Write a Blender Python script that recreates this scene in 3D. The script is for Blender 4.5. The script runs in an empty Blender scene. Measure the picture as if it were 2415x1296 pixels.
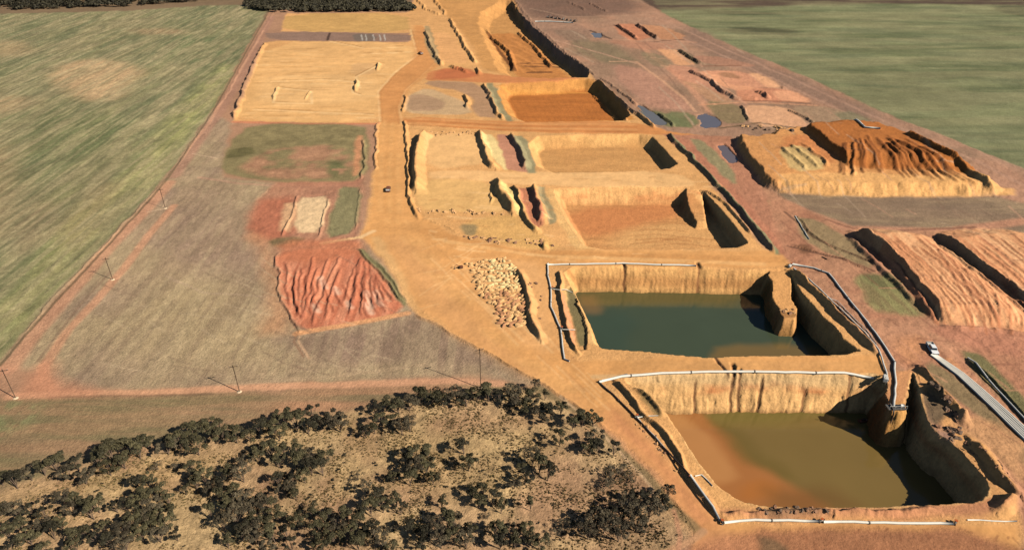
import bpy, bmesh, math, random
import numpy as np
from mathutils import Vector, Matrix

# ------------------------------------------------------------------ camera, sky, sun, exposure
S = bpy.context.scene
C = S.collection
CAM_H, FOC, PITCH = 120.0, 1632.0, math.radians(31.0)
cam_d = bpy.data.cameras.new('camera')
cam = bpy.data.objects.new('camera', cam_d)
C.objects.link(cam)
cam.location = (0, 0, CAM_H)
cam.rotation_euler = (math.radians(90) - PITCH, 0, 0)
cam_d.sensor_width = 36.0
cam_d.lens = FOC / 2415.0 * 36.0
cam_d.clip_start = 1.0
cam_d.clip_end = 30000.0
S.camera = cam

SUN_EL, SUN_AZ = math.radians(36.0), math.radians(-29.0)      # azimuth counted from +X towards +Y
world = bpy.data.worlds.new('World')
S.world = world
world.use_nodes = True
nt = world.node_tree
nt.nodes.clear()
wo = nt.nodes.new('ShaderNodeOutputWorld')
bg = nt.nodes.new('ShaderNodeBackground')
sky = nt.nodes.new('ShaderNodeTexSky')
sky.sky_type = 'NISHITA'
sky.sun_disc = False
sky.sun_elevation = SUN_EL
sky.sun_rotation = math.radians(90.0) - SUN_AZ
sky.air_density = 0.7; sky.dust_density = 0.2; sky.ozone_density = 0.6
bg.inputs[1].default_value = 0.05
nt.links.new(sky.outputs[0], bg.inputs[0])
nt.links.new(bg.outputs[0], wo.inputs[0])
sun_d = bpy.data.lights.new('sun', 'SUN')
sun_d.energy = 5.0
sun_d.angle = math.radians(0.5)
sun_d.color = (1.0, 0.93, 0.83)
sun = bpy.data.objects.new('sun', sun_d)
C.objects.link(sun)
sv = Vector((math.cos(SUN_EL) * math.cos(SUN_AZ), math.cos(SUN_EL) * math.sin(SUN_AZ), math.sin(SUN_EL)))
sun.rotation_euler = sv.to_track_quat('Z', 'Y').to_euler()
S.view_settings.view_transform = 'Standard'
S.view_settings.look = 'None'
S.view_settings.gamma = 1.0
S.view_settings.use_curve_mapping = False
S.view_settings.exposure = 0.40
S.cycles.diffuse_bounces = 0
KALB = 0.83           # photograph's sunlit flat colour -> albedo

rng = random.Random(7)
nrg = np.random.RandomState(11)

# ------------------------------------------------------------------ helpers
def W(px, py, z=0.0):
    """a point of the photograph (2415 x 1296) brought to its place at height z in the world"""
    a = (px - 1207.5) / FOC
    b = (648.0 - py) / FOC
    dy = math.cos(PITCH) + b * math.sin(PITCH)
    dz = -math.sin(PITCH) + b * math.cos(PITCH)
    t = (z - CAM_H) / dz
    return (a * t, dy * t)

def WP(pts, z=0.0):
    return np.array([W(p[0], p[1], z) for p in pts])

def lin(c):
    c = np.array(c, dtype=float) / 255.0
    return np.where(c <= 0.04045, c / 12.92, ((c + 0.055) / 1.055) ** 2.4)

def alb(c):
    v = lin(c) * KALB
    return v * .975 + v.mean() * .025

def vnoise(x, y, seed=0):
    xi = np.floor(x).astype(np.int64)
    yi = np.floor(y).astype(np.int64)
    xf = x - xi
    yf = y - yi
    u = xf * xf * (3 - 2 * xf)
    v = yf * yf * (3 - 2 * yf)
    def h(a, b):
        n = (a * 374761393 + b * 668265263 + seed * 974634777) & 0xffffffff
        n = ((n ^ (n >> 13)) * 1274126177) & 0xffffffff
        return ((n ^ (n >> 16)) & 0xffff) / 65535.0
    a = h(xi, yi); b = h(xi + 1, yi); c = h(xi, yi + 1); d = h(xi + 1, yi + 1)
    return (a * (1 - u) + b * u) * (1 - v) + (c * (1 - u) + d * u) * v

def fbm(x, y, seed=0, octv=4, gain=0.5):
    s = np.zeros_like(x); a = 1.0; t = 0.0
    for o in range(octv):
        s += a * vnoise(x * 2 ** o + 17.3 * o, y * 2 ** o - 9.1 * o, seed + o)
        t += a
        a *= gain
    return s / t * 2 - 1

def sstep(a, b, x):
    t = np.clip((x - a) / (b - a + 1e-9), 0, 1)
    return t * t * (3 - 2 * t)

# ------------------------------------------------------------------ terrain grid
NU, NV = 1240, 800
Y0, Y1 = 70.0, 1020.0
vv = np.linspace(0, 1, NV)
Yr = 0.0 * vv
# spacing that grows with distance
def ymap(v):
    a0 = math.atan(Y0 / 150.0); a1 = math.atan(Y1 / 150.0)
    return 150.0 * np.tan(a0 + (a1 - a0) * v)
Yr = ymap(vv)
uu = np.linspace(-1, 1, NU)
GX = (uu[None, :] * (72.0 + 0.625 * Yr[:, None]))
GY = np.repeat(Yr[:, None], NU, axis=1)
GX = GX.ravel(); GY = GY.ravel()
NPT = GX.size
Zt = np.zeros(NPT)
COL = np.zeros((NPT, 3))
REG = np.zeros(NPT, dtype=np.int32)
regions = ['ground']
# domain warp for irregular edges
wx1 = fbm(GX / 7.0, GY / 7.0, 101, 4, 0.55)
wy1 = fbm(GX / 7.0, GY / 7.0, 151, 4, 0.55)
wscale = 0.9 + GY / 500.0
HX = GX + wx1 * wscale
HY = GY + wy1 * wscale

def bbox_sel(pts, m):
    x0, y0 = pts.min(axis=0) - m
    x1, y1 = pts.max(axis=0) + m
    return np.nonzero((GX > x0) & (GX < x1) & (GY > y0) & (GY < y1))[0]

def seg_d(x, y, a, b):
    vx, vy = b[0] - a[0], b[1] - a[1]
    L = vx * vx + vy * vy + 1e-9
    t = np.clip(((x - a[0]) * vx + (y - a[1]) * vy) / L, 0, 1)
    dx = x - (a[0] + t * vx)
    dy = y - (a[1] + t * vy)
    return dx, dy, t

def sdf(pts, x, y):
    """signed distance, positive inside"""
    d = np.full(x.shape, 1e9)
    ins = np.zeros(x.shape, dtype=bool)
    n = len(pts)
    for i in range(n):
        a = pts[i]; b = pts[(i + 1) % n]
        dx, dy, _ = seg_d(x, y, a, b)
        d = np.minimum(d, dx * dx + dy * dy)
        c = ((a[1] > y) != (b[1] > y))
        xs = (b[0] - a[0]) * (y - a[1]) / (b[1] - a[1] + 1e-12) + a[0]
        ins ^= c & (x < xs)
    d = np.sqrt(d)
    return np.where(ins, d, -d)

def pld(pts, x, y):
    best = np.full(x.shape, 1e18); bx = np.zeros_like(x); bt = np.zeros_like(x)
    acc = 0.0
    for i in range(len(pts) - 1):
        dx, dy, t = seg_d(x, y, pts[i], pts[i + 1])
        L = math.hypot(pts[i + 1][0] - pts[i][0], pts[i + 1][1] - pts[i][1])
        d = dx * dx + dy * dy
        m = d < best
        best = np.where(m, d, best); bx = np.where(m, dx, bx); bt = np.where(m, acc + t * L, bt)
        acc += L
    return np.sqrt(best), bx, bt, acc

def inpoly(P, x, y):
    c = False; n = len(P)
    for i in range(n):
        a, b = P[i], P[(i + 1) % n]
        if (a[1] > y) != (b[1] > y) and x < (b[0] - a[0]) * (y - a[1]) / (b[1] - a[1]) + a[0]: c = not c
    return c

def region(name):
    if name not in regions:
        regions.append(name)
    return regions.index(name)

def smooth_poly(pts, it=1):
    for _ in range(it):
        q = []
        n = len(pts)
        for i in range(n):
            a = pts[i]; b = pts[(i + 1) % n]
            q.append((a[0] * .8 + b[0] * .2, a[1] * .8 + b[1] * .2))
            q.append((a[0] * .2 + b[0] * .8, a[1] * .2 + b[1] * .8))
        pts = q
    return pts

def frus(px, dz, sb, z=0.0, rough=0.12, gully=0.0, steep=None, warp=1.0):
    """lower (dz<0) or raise (dz>0) everything inside the outline, over a battered face sb metres wide"""
    P = WP(smooth_poly(px), z)
    s = bbox_sel(P, 3)
    if not len(s): return
    x, y = GX[s] + (HX[s] - GX[s]) * warp, GY[s] + (HY[s] - GY[s]) * warp
    d = sdf(P, x, y)
    # faces looking west are cut steeper than the rest
    ar = 0.5 * sum(P[i][0] * P[(i + 1) % len(P)][1] - P[(i + 1) % len(P)][0] * P[i][1] for i in range(len(P)))
    sbw = steep if steep else abs(dz) * 0.22
    dd = np.full(x.shape, 1e9)
    for i in range(len(P)):
        a, b = P[i], P[(i + 1) % len(P)]
        L = math.hypot(b[0] - a[0], b[1] - a[1]) + 1e-9
        nx = -(b[1] - a[1]) / L * (1 if ar > 0 else -1)      # inward normal
        if dz > 0: nx = -nx
        f = min(1.0, max(0.0, (-nx - .45) / .3))
        dx, dy, _ = seg_d(x, y, a, b)
        dd = np.minimum(dd, np.hypot(dx, dy) / (sb + (sbw - sb) * f))
    d = np.where(d > 0, dd * sb, -dd * sb)
    d = d + sb * rough * fbm(GX[s] / 5, GY[s] / 5, 31, 3) * 2
    if gully:
        d = d + gully * (fbm(GX[s] / .8, GY[s] / 3.0, 77, 3) * np.clip(fbm(GX[s] / 9, GY[s] / 9, 79, 2) + .35, 0, 1.2) + .6 * fbm(GX[s] / 1.1, GY[s] / .9, 83, 3))
    t = np.clip(d / sb, 0, 1)
    Zt[s] += dz * t

def fill(px, zt, sl, z=None, zend=None, axis=None, rough=0.5):
    """dump soil to a level top inside the outline, its sides falling at slope sl"""
    P = WP(smooth_poly(px), zt if z is None else z)
    m = 12 / sl
    s = bbox_sel(P, m)
    if not len(s): return
    x, y = HX[s], HY[s]
    d = np.maximum(0, -sdf(P, x, y))
    top = zt
    if axis is not None:
        A, B = W(*axis[0]), W(*axis[1])
        _, _, t = seg_d(x, y, A, B)
        top = zt + (zend - zt) * t
    h = top - d * sl + rough * fbm(GX[s] / 2.5, GY[s] / 2.5, 57, 3) * (d > 0.01)
    Zt[s] = np.maximum(Zt[s], h)

def ridge(px, h, wl=None, wr=None, z=0.0, var=0.16, zb=0.0, fade=True, seed=3):
    """a windrow: steep on its west side, easier on its east side"""
    P = WP(px, z)
    wl = (wl * .62 if wl else abs(h) * .62)
    wr = (wr * .8 if wr else abs(h) * 1.3)
    s = bbox_sel(P, max(wl, wr) + 3)
    if not len(s): return
    d, bx, bt, L = pld(P, HX[s], HY[s])
    w = np.where(bx > 0, wr, wl)
    k = 1 + var * (fbm(bt / 7.7 + seed * 7, bt * 0 + seed, seed, 3) + fbm(GX[s] / (1.2 + GY[s] / 120), GY[s] / (1.5 + GY[s] / 70), seed + 5, 3) * np.clip(1.4 - GY[s] / 500, .4, 1))
    if fade:
        k = k * np.clip(bt / 3 + .35, 0, 1) * np.clip((L - bt) / 3 + .35, 0, 1)
    f = np.clip(1 - d / w, 0, 1)
    f = np.minimum(1, f * 1.15)
    Zt[s] += h * k * f

def ribs(px, a, b, sp, amp, jit=0.35, z=0.0, edge=4.0, seed=5):
    """parallel pushed-up rows inside the outline, running along a->b"""
    P = WP(px, z)
    s = bbox_sel(P, 1)
    if not len(s): return
    A = np.array(W(*a)); B = np.array(W(*b))
    t = (B - A) / np.linalg.norm(B - A)
    n = np.array([-t[1], t[0]])
    al = GX[s] * t[0] + GY[s] * t[1]
    ac = GX[s] * n[0] + GY[s] * n[1]
    ac = ac + sp * jit * fbm(al / 22.0, ac / 9.0, seed, 3) * 2
    w = sstep(0, edge, sdf(P, HX[s], HY[s]))
    k = ac / sp
    r = np.abs((k - np.floor(k)) * 2 - 1)
    m = 0.55 + 0.6 * vnoise(np.floor(k) * 3.7, al / 14.0, seed + 9)
    Zt[s] += amp * w * (r - 0.5) * m

def paint(px, c, soft=0.8, op=1.0, reg=None, z=0.0, streak=None, smooth=1, blotch=None):
    P = WP(smooth_poly(px, smooth) if smooth else px, z)
    s = bbox_sel(P, soft * 2 + 2)
    if not len(s): return
    d = sdf(P, HX[s], HY[s])
    a = sstep(-soft, soft, d) * op
    if blotch:
        sc, th = blotch
        a = a * sstep(th - .25, th + .25, fbm(GX[s] / sc, GY[s] / sc, 211, 4) )
    if streak:
        sx, sy, th = streak
        a = a * sstep(th - .3, th + .3, fbm(GX[s] / sx, GY[s] / sy, 307, 4))
    COL[s] = COL[s] * (1 - a[:, None]) + alb(c)[None, :] * a[:, None]
    if reg:
        k = region(reg)
        m = d > 0
        REG[s[m]] = k

def line(px, c, w, soft=None, op=1.0, reg=None, z=0.0, brk=0.0):
    P = WP(px, z)
    s = bbox_sel(P, w * 2 + 3)
    if not len(s): return
    d, bx, bt, L = pld(P, GX[s] + wx1[s] * .35, GY[s] + wy1[s] * .35)
    soft = w * .5 if soft is None else soft
    a = (1 - sstep(w - soft, w + soft, d)) * op
    if brk:
        a = a * sstep(brk - .5, brk + .3, fbm(bt / 6.0, bt * 0 + w, 41, 3))
    COL[s] = COL[s] * (1 - a[:, None]) + alb(c)[None, :] * a[:, None]
    if reg:
        REG[s[d < w]] = region(reg)

def mottle(px, sc, amp, aniso=(1, 1), seed=400, ang=0.0, tint=(1, 1, 1), soft=4.0):
    """the soil's own unevenness of tone"""
    if px is None:
        s = np.arange(NPT); w = 1.0
    else:
        P = WP(px)
        s = bbox_sel(P, 1)
        if not len(s): return
        w = sstep(0, soft, sdf(P, HX[s], HY[s]))
    ca, sa = math.cos(ang), math.sin(ang)
    x = GX[s] * ca + GY[s] * sa
    y = -GX[s] * sa + GY[s] * ca
    n = fbm(x / (sc * aniso[0]), y / (sc * aniso[1]), seed, 4, .6)
    f = np.exp(n[:, None] * amp * w_(w)[..., None] * np.array(tint)[None, :]) if px is not None else np.exp(n[:, None] * amp * np.array(tint)[None, :])
    COL[s] *= f

def w_(w):
    return w if isinstance(w, np.ndarray) else np.array([w])

# ------------------------------------------------------------------ land cover, far to near
COL[:] = alb((132, 108, 80))
# green crop, left
LEFTF = [(-700, 1000), (-200, 960), (-60, 905), (0, 852), (60, 778), (180, 642), (330, 488), (395, 412), (455, 328), (500, 262), (545, 180), (585, 105), (612, 55), (632, 22), (600, 12), (480, 14), (300, 26), (0, 33), (-900, 40)]
paint(LEFTF, (132, 128, 90), 1.5, reg='crop_field', smooth=0)
paint(LEFTF, (152, 142, 96), 1.5, .6, streak=(5, 38, .0), smooth=0)
paint(LEFTF, (114, 118, 80), 1.5, .65, streak=(9, 60, .12), smooth=0)
for pl, c, o in [([(140, 150), (230, 138), (300, 150), (345, 170), (300, 200), (285, 235), (200, 238), (150, 215), (115, 180)], (206, 168, 122), .85),
              ([(-60, 95), (50, 95), (85, 120), (40, 135), (-60, 135)], (185, 156, 112), .7),
              ([(-60, 225), (60, 228), (95, 240), (50, 262), (-60, 270)], (190, 158, 115), .7),
              ([(310, 68), (420, 68), (440, 80), (320, 82)], (165, 132, 95), .7),
              ([(-60, 330), (20, 330), (40, 440), (10, 560), (-60, 560)], (168, 140, 100), .6),
              ([(60, 470), (140, 480), (110, 560), (50, 600), (20, 560)], (166, 140, 104), .5)]:
    paint(pl, c, 9, o)
    paint(pl, c, 3, .4, streak=(3, 16, .05))
for pl, c, o in [([(400, 90), (500, 85), (555, 130), (510, 165), (440, 160), (390, 130)], (92, 112, 70), .6),
              ([(60, 270), (150, 262), (300, 280), (400, 330), (300, 420), (100, 400), (40, 320)], (104, 112, 68), .55),
              ([(40, 400), (180, 420), (260, 470), (120, 480), (40, 470)], (112, 112, 70), .4)]:
    paint(pl, c, 12, o)
# yellowish flowering margin
paint([(520, 150), (560, 150), (500, 250), (420, 350), (380, 420), (250, 520), (150, 640), (40, 770), (-20, 840), (-60, 840), (0, 720), (100, 610), (180, 500), (280, 440), (330, 380), (390, 290), (470, 210)], (168, 162, 98), 8, .55)
paint([(520, 150), (560, 150), (500, 250), (420, 350), (380, 420), (250, 520), (150, 640), (40, 770), (-20, 840), (-60, 840), (0, 720), (100, 610), (180, 500), (280, 440), (330, 380), (390, 290), (470, 210)], (178, 172, 108), 4, .6, blotch=(7, .08))
paint([(230, 420), (300, 440), (210, 560), (150, 600), (130, 540)], (190, 150, 110), 8, .3)
paint([(100, 560), (200, 600), (110, 700), (20, 770), (-40, 760), (20, 640)], (116, 124, 74), 7, .4, blotch=(9, .05))
# green crop, right
RIGHTF = [(1500, -60), (1560, 30), (1700, 98), (1900, 182), (2100, 272), (2250, 332), (2420, 402), (2700, 520), (3300, 700), (3600, 300), (3600, -60)]
paint(RIGHTF, (118, 120, 84), 1.5, reg='crop_field', smooth=0)
paint(RIGHTF, (134, 134, 92), 2, .8, streak=(46, 7, .0), smooth=0)
paint(RIGHTF, (88, 96, 60), 2, .55, streak=(70, 14, .12), smooth=0)
paint(RIGHTF, (150, 146, 104), 2, .5, streak=(30, 4, .25), smooth=0)
paint([(1200, -90), (1500, -90), (3600, -90), (3600, 20), (2415, 14), (2100, 8), (1900, 12), (1760, 18), (1560, 26), (1450, 10)], (92, 72, 58), 6, .95, reg='ground')  # far strip darkened in its colour to stand in for the top fade
for pl in ([(1640, 22), (1760, 26), (1850, 34), (1700, 36)], [(2330, 14), (2500, 14), (2500, 40), (2380, 36)], [(1740, 62), (1900, 72), (1840, 84), (1700, 78)]):
    paint(pl, (70, 66, 46), 5, .7)

# mined strip base tones
paint([(640, 22), (585, 105), (500, 262), (395, 412), (330, 488), (180, 642), (60, 778), (0, 852), (-60, 905), (-60, 960), (60, 950), (600, 935), (1130, 925), (1300, 940), (1500, 1200), (1700, 1500), (2900, 1500), (3300, 700), (2415, 402), (2250, 332), (2100, 272), (1900, 182), (1700, 98), (1560, 30), (1450, 5), (1400, -60), (1000, -60), (960, 28)],
      (176, 132, 100), 1.2, reg='ground', smooth=0)
# bare paddock, left
PAD = [(500, 268), (545, 292), (520, 400), (530, 420), (700, 440), (850, 438), (850, 560), (985, 742), (1130, 822), (1290, 918), (1130, 880), (900, 895), (640, 905), (300, 915), (150, 915), (110, 880), (0, 850), (180, 645), (330, 490), (400, 412), (455, 330)]
paint(PAD, (172, 144, 112), 2, reg='bare_paddock', smooth=0)
paint(PAD, (156, 130, 106), 3, .6, blotch=(20, .0))
paint(PAD, (176, 152, 112), 3, .6, blotch=(26, .1))
paint([(380, 640), (560, 640), (700, 790), (620, 880), (300, 880), (220, 760)], (178, 154, 112), 14, .7)
paint([(420, 440), (560, 440), (600, 560), (620, 640), (480, 620), (400, 540)], (158, 128, 104), 14, .6)
paint([(985, 745), (1130, 825), (1280, 912), (1130, 870), (900, 850), (760, 850), (640, 800), (700, 780), (880, 780)], (150, 122, 100), 4, .8, smooth=0)
paint(PAD, (188, 164, 124), 2, .35, streak=(2.2, 26, .1), smooth=0)
paint(PAD, (130, 106, 84), 2, .35, streak=(1.6, 20, .16), smooth=0)
# lower margin towards the scrub
LOW = [(-300, 985), (0, 945), (70, 940), (300, 930), (600, 925), (900, 915), (1130, 900), (1290, 918), (1300, 950), (1100, 935), (860, 975), (720, 990), (560, 1030), (400, 1045), (180, 1105), (0, 1150), (-300, 1190)]
paint(LOW, (146, 122, 88), 2, reg='grassy_margin', smooth=0)
paint(LOW, (122, 114, 76), 2, .55, streak=(26, 4, .0), smooth=0)
paint(LOW, (180, 136, 100), 2, .5, streak=(34, 3, .1), smooth=0)
paint([(0, 945), (120, 945), (70, 1000), (-60, 1060), (-100, 980)], (140, 138, 92), 3, .8, blotch=(4, -.1))
paint([(700, 930), (900, 915), (1130, 905), (1260, 915), (1200, 925), (1000, 930), (850, 965), (600, 985)], (196, 142, 104), 4, .6, streak=(30, 3, .0))
# scrub
SCRUB = [(-400, 1190), (0, 1155), (180, 1100), (400, 1040), (560, 1022), (720, 985), (860, 965), (900, 950), (1130, 925), (1250, 925), (1330, 950), (1400, 995), (1480, 1060), (1550, 1130), (1620, 1210), (1640, 1250), (1590, 1300), (1560, 1500), (-500, 1500)]
paint(SCRUB, (186, 150, 108), 1.5, reg='scrub_ground', smooth=0)
paint(SCRUB, (198, 166, 116), 2, .7, blotch=(12, .0))
paint(SCRUB, (160, 118, 88), 2, .5, blotch=(9, .15))
paint([(900, 1010), (1300, 990), (1360, 1050), (1250, 1100), (1200, 1180), (1050, 1180), (900, 1120), (860, 1060)], (186, 154, 104), 6, .6)
paint([(1100, 980), (1280, 975), (1320, 1000), (1200, 1015), (1000, 1010)], (162, 120, 88), 5, .6)
for pl in ([(800, 985), (860, 980), (860, 1100), (820, 1180), (770, 1150), (820, 1080)], [(360, 1075), (560, 1060), (440, 1140), (150, 1160), (20, 1190), (0, 1170), (150, 1140), (300, 1120)], [(130, 1225), (200, 1215), (200, 1235), (140, 1245)]):
    paint(pl, (192, 156, 106), 3, .6)
paint([(1380, 1110), (1500, 1120), (1560, 1190), (1620, 1240), (1590, 1290), (1400, 1290), (1460, 1200)], (146, 108, 84), 6, .5)

# paddock tracks and fence line marks
for L, w, c, o in [([(110, 925), (100, 870), (160, 780), (235, 700), (300, 622), (350, 556), (410, 485)], 1.6, (206, 150, 112), .8),
                   ([(20, 870), (80, 790), (195, 655), (260, 580), (340, 500), (400, 430)], 2.6, (206, 148, 112), .75),
                   ([(410, 415), (470, 330), (520, 260), (575, 170), (610, 100), (640, 40)], 3.0, (176, 130, 104), .8),
                   ([(430, 370), (490, 296), (540, 215), (592, 125), (622, 72)], .8, (204, 152, 118), .7),
                   ([(20, 935), (150, 928), (350, 925), (600, 912), (850, 905), (1060, 898), (1180, 905)], 1.3, (214, 158, 118), .85),
                   ([(120, 935), (300, 932), (500, 928)], .5, (112, 88, 66), .5),
                   ([(560, 905), (800, 885), (1000, 860)], .8, (192, 160, 124), .4),
                   ([(390, 650), (480, 690), (640, 700)], .5, (190, 160, 130), .35),
                   ([(700, 780), (695, 805), (715, 840)], .35, (150, 112, 84), .7),
                   ([(708, 780), (705, 805), (728, 845)], .35, (214, 170, 130), .7),
                   ([(470, 418), (560, 432), (700, 440), (850, 436)], .9, (196, 150, 120), .6),
                   ([(0, 862), (60, 790), (190, 648), (335, 492), (400, 416), (500, 268), (590, 105), (630, 35)], .5, (96, 84, 58), .7),
                   ([(260, 640), (180, 730), (90, 850)], .5, (140, 110, 86), .5)]:
    line(L, c, w, op=o)
paint([(60, 905), (95, 850), (130, 855), (140, 895), (260, 925), (40, 940)], (204, 140, 104), 3, .75)
for a_, b_ in [((455, 362), (512, 374)), ((350, 500), (395, 490)), ((395, 470), (380, 495))]:
    line([a_, b_], (210, 176, 140), .5, op=.6)

# sand: the whole worked ground
SAND = [(676, 32), (965, 30), (985, -30), (1195, -30), (1240, 55), (1310, 115), (1402, 182), (1480, 260), (1570, 312), (1650, 400), (1745, 520), (1800, 585), (1870, 628), (1990, 748), (2080, 840), (2110, 980), (2180, 1080), (2400, 1180), (2420, 1260), (2350, 1500), (1640, 1500), (1640, 1250), (1560, 1120), (1440, 1010), (1290, 912), (1130, 822), (985, 742), (900, 600), (848, 565), (872, 480), (893, 292), (550, 286), (580, 220), (625, 100), (660, 96), (965, 100), (965, 78), (662, 74)]
paint(SAND, (224, 166, 102), 1.2, reg='ground', smooth=0)
paint([(676, 32), (965, 32), (965, 78), (662, 74)], (204, 158, 92), 2)
paint([(985, -30), (1195, -30), (1240, 55), (1330, 140), (1402, 182), (1140, 176), (1110, 100), (1040, 20)], (206, 148, 84), 3)
paint([(630, 98), (965, 100), (1020, 150), (905, 215), (895, 288), (555, 286), (580, 220)], (230, 176, 110), 2, reg='sand_pad')
paint([(620, 175), (900, 178), (890, 240), (600, 250)], (234, 184, 120), 6, .6)
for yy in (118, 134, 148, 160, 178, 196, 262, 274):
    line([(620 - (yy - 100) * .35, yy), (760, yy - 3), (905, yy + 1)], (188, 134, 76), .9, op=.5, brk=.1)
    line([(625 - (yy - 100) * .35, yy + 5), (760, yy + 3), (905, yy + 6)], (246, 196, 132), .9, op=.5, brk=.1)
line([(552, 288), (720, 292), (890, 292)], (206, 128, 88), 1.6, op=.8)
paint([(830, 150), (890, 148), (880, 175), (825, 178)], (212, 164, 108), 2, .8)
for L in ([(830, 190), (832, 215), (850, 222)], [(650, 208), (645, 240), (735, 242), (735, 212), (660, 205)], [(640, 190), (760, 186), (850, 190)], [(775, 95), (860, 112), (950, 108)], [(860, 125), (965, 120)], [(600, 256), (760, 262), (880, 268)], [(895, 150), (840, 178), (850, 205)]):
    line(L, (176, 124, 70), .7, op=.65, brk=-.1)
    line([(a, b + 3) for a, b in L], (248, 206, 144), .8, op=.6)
for k in range(60):
    x0 = rng.uniform(600, 900); y0 = rng.uniform(105, 280)
    line([(x0, y0), (x0 + rng.uniform(10, 70), y0 + rng.uniform(-2, 2))], (196, 144, 86) if k % 2 else (244, 200, 138), rng.uniform(.4, 1.2), soft=.8, op=.4)
# grey strip between the two pads
paint([(625, 74), (975, 80), (965, 100), (632, 96)], (150, 118, 98), 1.2, reg='bare_paddock')
paint([(832, 80), (885, 80), (885, 98), (835, 98)], (120, 106, 92), 1.0, .8)
line([(778, 78), (772, 95)], (84, 62, 50), 1.0)
for xx in (852, 862, 880, 895, 906):
    line([(xx, 82), (xx + 3, 96)], (210, 200, 184), .5, op=.7)
# haul roads
RD = (222, 160, 94)
HAUL = [[(1000, 60), (1030, 90), (1040, 150), (1010, 175), (960, 215), (945, 245), (950, 290), (955, 400), (965, 470), (1000, 515), (1080, 560), (1250, 590), (1800, 592), (1900, 605), (1870, 632), (1300, 622), (1290, 640), (1320, 820), (1340, 850), (2080, 838), (2092, 885), (1480, 880), (1412, 900), (1520, 1030), (1700, 1236), (2400, 1236), (2400, 1300), (1640, 1300), (1645, 1240), (1560, 1120), (1440, 1010), (1290, 912), (1130, 822), (990, 722), (910, 610), (852, 560), (880, 485), (897, 290), (893, 220), (930, 175), (980, 140), (975, 60)]]
paint(HAUL[0], RD, 1.0, 1, 'haul_road', smooth=0)
paint([(1095, 610), (1260, 612), (1290, 640), (1320, 820), (1270, 830), (1160, 760), (1110, 660)], (224, 166, 104), 3)
paint([(900, 560), (960, 560), (1060, 640), (1130, 760), (1230, 850), (1400, 960), (1560, 1120), (1640, 1230), (1600, 1200), (1440, 1010), (1290, 912), (1130, 822), (1000, 730)], (214, 156, 98), 5, .7)
paint([(1440, 950), (1520, 1020), (1640, 1160), (1710, 1240), (1640, 1250), (1560, 1120), (1430, 1000)], (203, 136, 88), 4, .9)
paint([(1640, 1240), (2420, 1245), (2420, 1500), (1600, 1500)], (166, 112, 76), 2, reg='ground')  # corner vignette put into the soil colour, hence the darker tone
for o in range(5):
    k = o * 9 - 18 + rng.uniform(-3, 3)
    line([(1005 + k * .3, 110), (1000 + k * .4, 165), (940 + k, 220), (925 + k, 290), (918 + k, 400), (920 + k * 1.1, 500), (990 + k * .8, 590), (1080 + k, 700), (1180 + k, 800), (1330 + k, 920)], (206, 148, 84) if o % 2 else (234, 178, 110), 1.0, soft=1.0, op=.3, brk=-.1)
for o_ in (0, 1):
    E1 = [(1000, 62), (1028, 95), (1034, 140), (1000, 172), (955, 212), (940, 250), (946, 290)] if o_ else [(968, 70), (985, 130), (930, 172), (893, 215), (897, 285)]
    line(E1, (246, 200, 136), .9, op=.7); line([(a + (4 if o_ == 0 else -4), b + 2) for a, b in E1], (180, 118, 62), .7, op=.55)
paint([(1000, 60), (1030, 90), (1038, 150), (1010, 172), (958, 215), (945, 260), (950, 290), (898, 290), (895, 220), (930, 175), (980, 140), (975, 60)], (210, 142, 80), 3, .75)
line([(1000, 545), (1200, 590), (1500, 605), (1840, 612)], (204, 142, 80), 2.0, op=.5)
line([(1050, 570), (1300, 605), (1800, 622)], (238, 186, 120), 1.2, op=.5)
line([(1500, 860), (1800, 862), (2060, 860)], (206, 152, 92), 2.0, op=.5)
for k in range(14):
    x0 = 985 + rng.random() * 120; y0 = 580 + rng.random() * 150
    line([(x0, y0), (x0 + 40, y0 - 35 + rng.random() * 30)], (238, 188, 126), .3, op=.35)
# cross roads further off
paint([(950, 275), (1200, 288), (1480, 285), (1570, 306), (1860, 316), (1860, 328), (1700, 324), (1520, 316), (1240, 312), (1060, 300), (950, 292)], (214, 142, 80), 1.0, 1, 'haul_road')
for k in range(4):
    line([(960, 280 + k * 5), (1200, 292 + k * 5), (1500, 293 + k * 6)], (186, 116, 60) if k % 2 else (228, 166, 102), .8, op=.6)
paint([(1010, 170), (1060, 158), (1150, 176), (1400, 185), (1400, 195), (1160, 196), (1080, 192), (1000, 190)], (206, 132, 78), 1.0, 1, 'haul_road')
paint([(1030, 165), (1110, 160), (1130, 182), (1020, 190)], (192, 108, 66), 2, .8)
paint([(1010, 400), (1200, 405), (1600, 405), (1655, 445), (1330, 440), (1120, 425), (1010, 422)], (238, 186, 122), 1.0, .8, 'haul_road')

# flat sand working blocks
paint([(1010, 318), (1125, 312), (1160, 385), (1010, 400), (1000, 330)], (232, 180, 116), 2, reg='sand_pad')
paint([(980, 420), (1170, 428), (1205, 500), (1080, 500), (980, 495)], (226, 176, 108), 2, reg='sand_pad')
paint([(1100, 520), (1210, 500), (1260, 540), (1330, 590), (1200, 580), (1090, 545)], (222, 170, 100), 2)
paint([(1080, 528), (1125, 528), (1120, 552), (1100, 556)], (150, 128, 88), 1, .9)
paint([(1095, 240), (1010, 205), (960, 225), (955, 265), (1020, 272), (1120, 270)], (206, 168, 122), 1.5)
paint([(1010, 190), (1140, 196), (1180, 280), (1120, 275), (1110, 220), (1000, 200)], (184, 142, 104), 1.5)
paint([(960, 225), (1000, 222), (1050, 240), (1040, 262), (960, 262)], (178, 140, 106), 1.5, .8)
paint([(1010, 80), (1060, 76), (1110, 148), (1040, 150)], (226, 166, 104), 1, 1)
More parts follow.
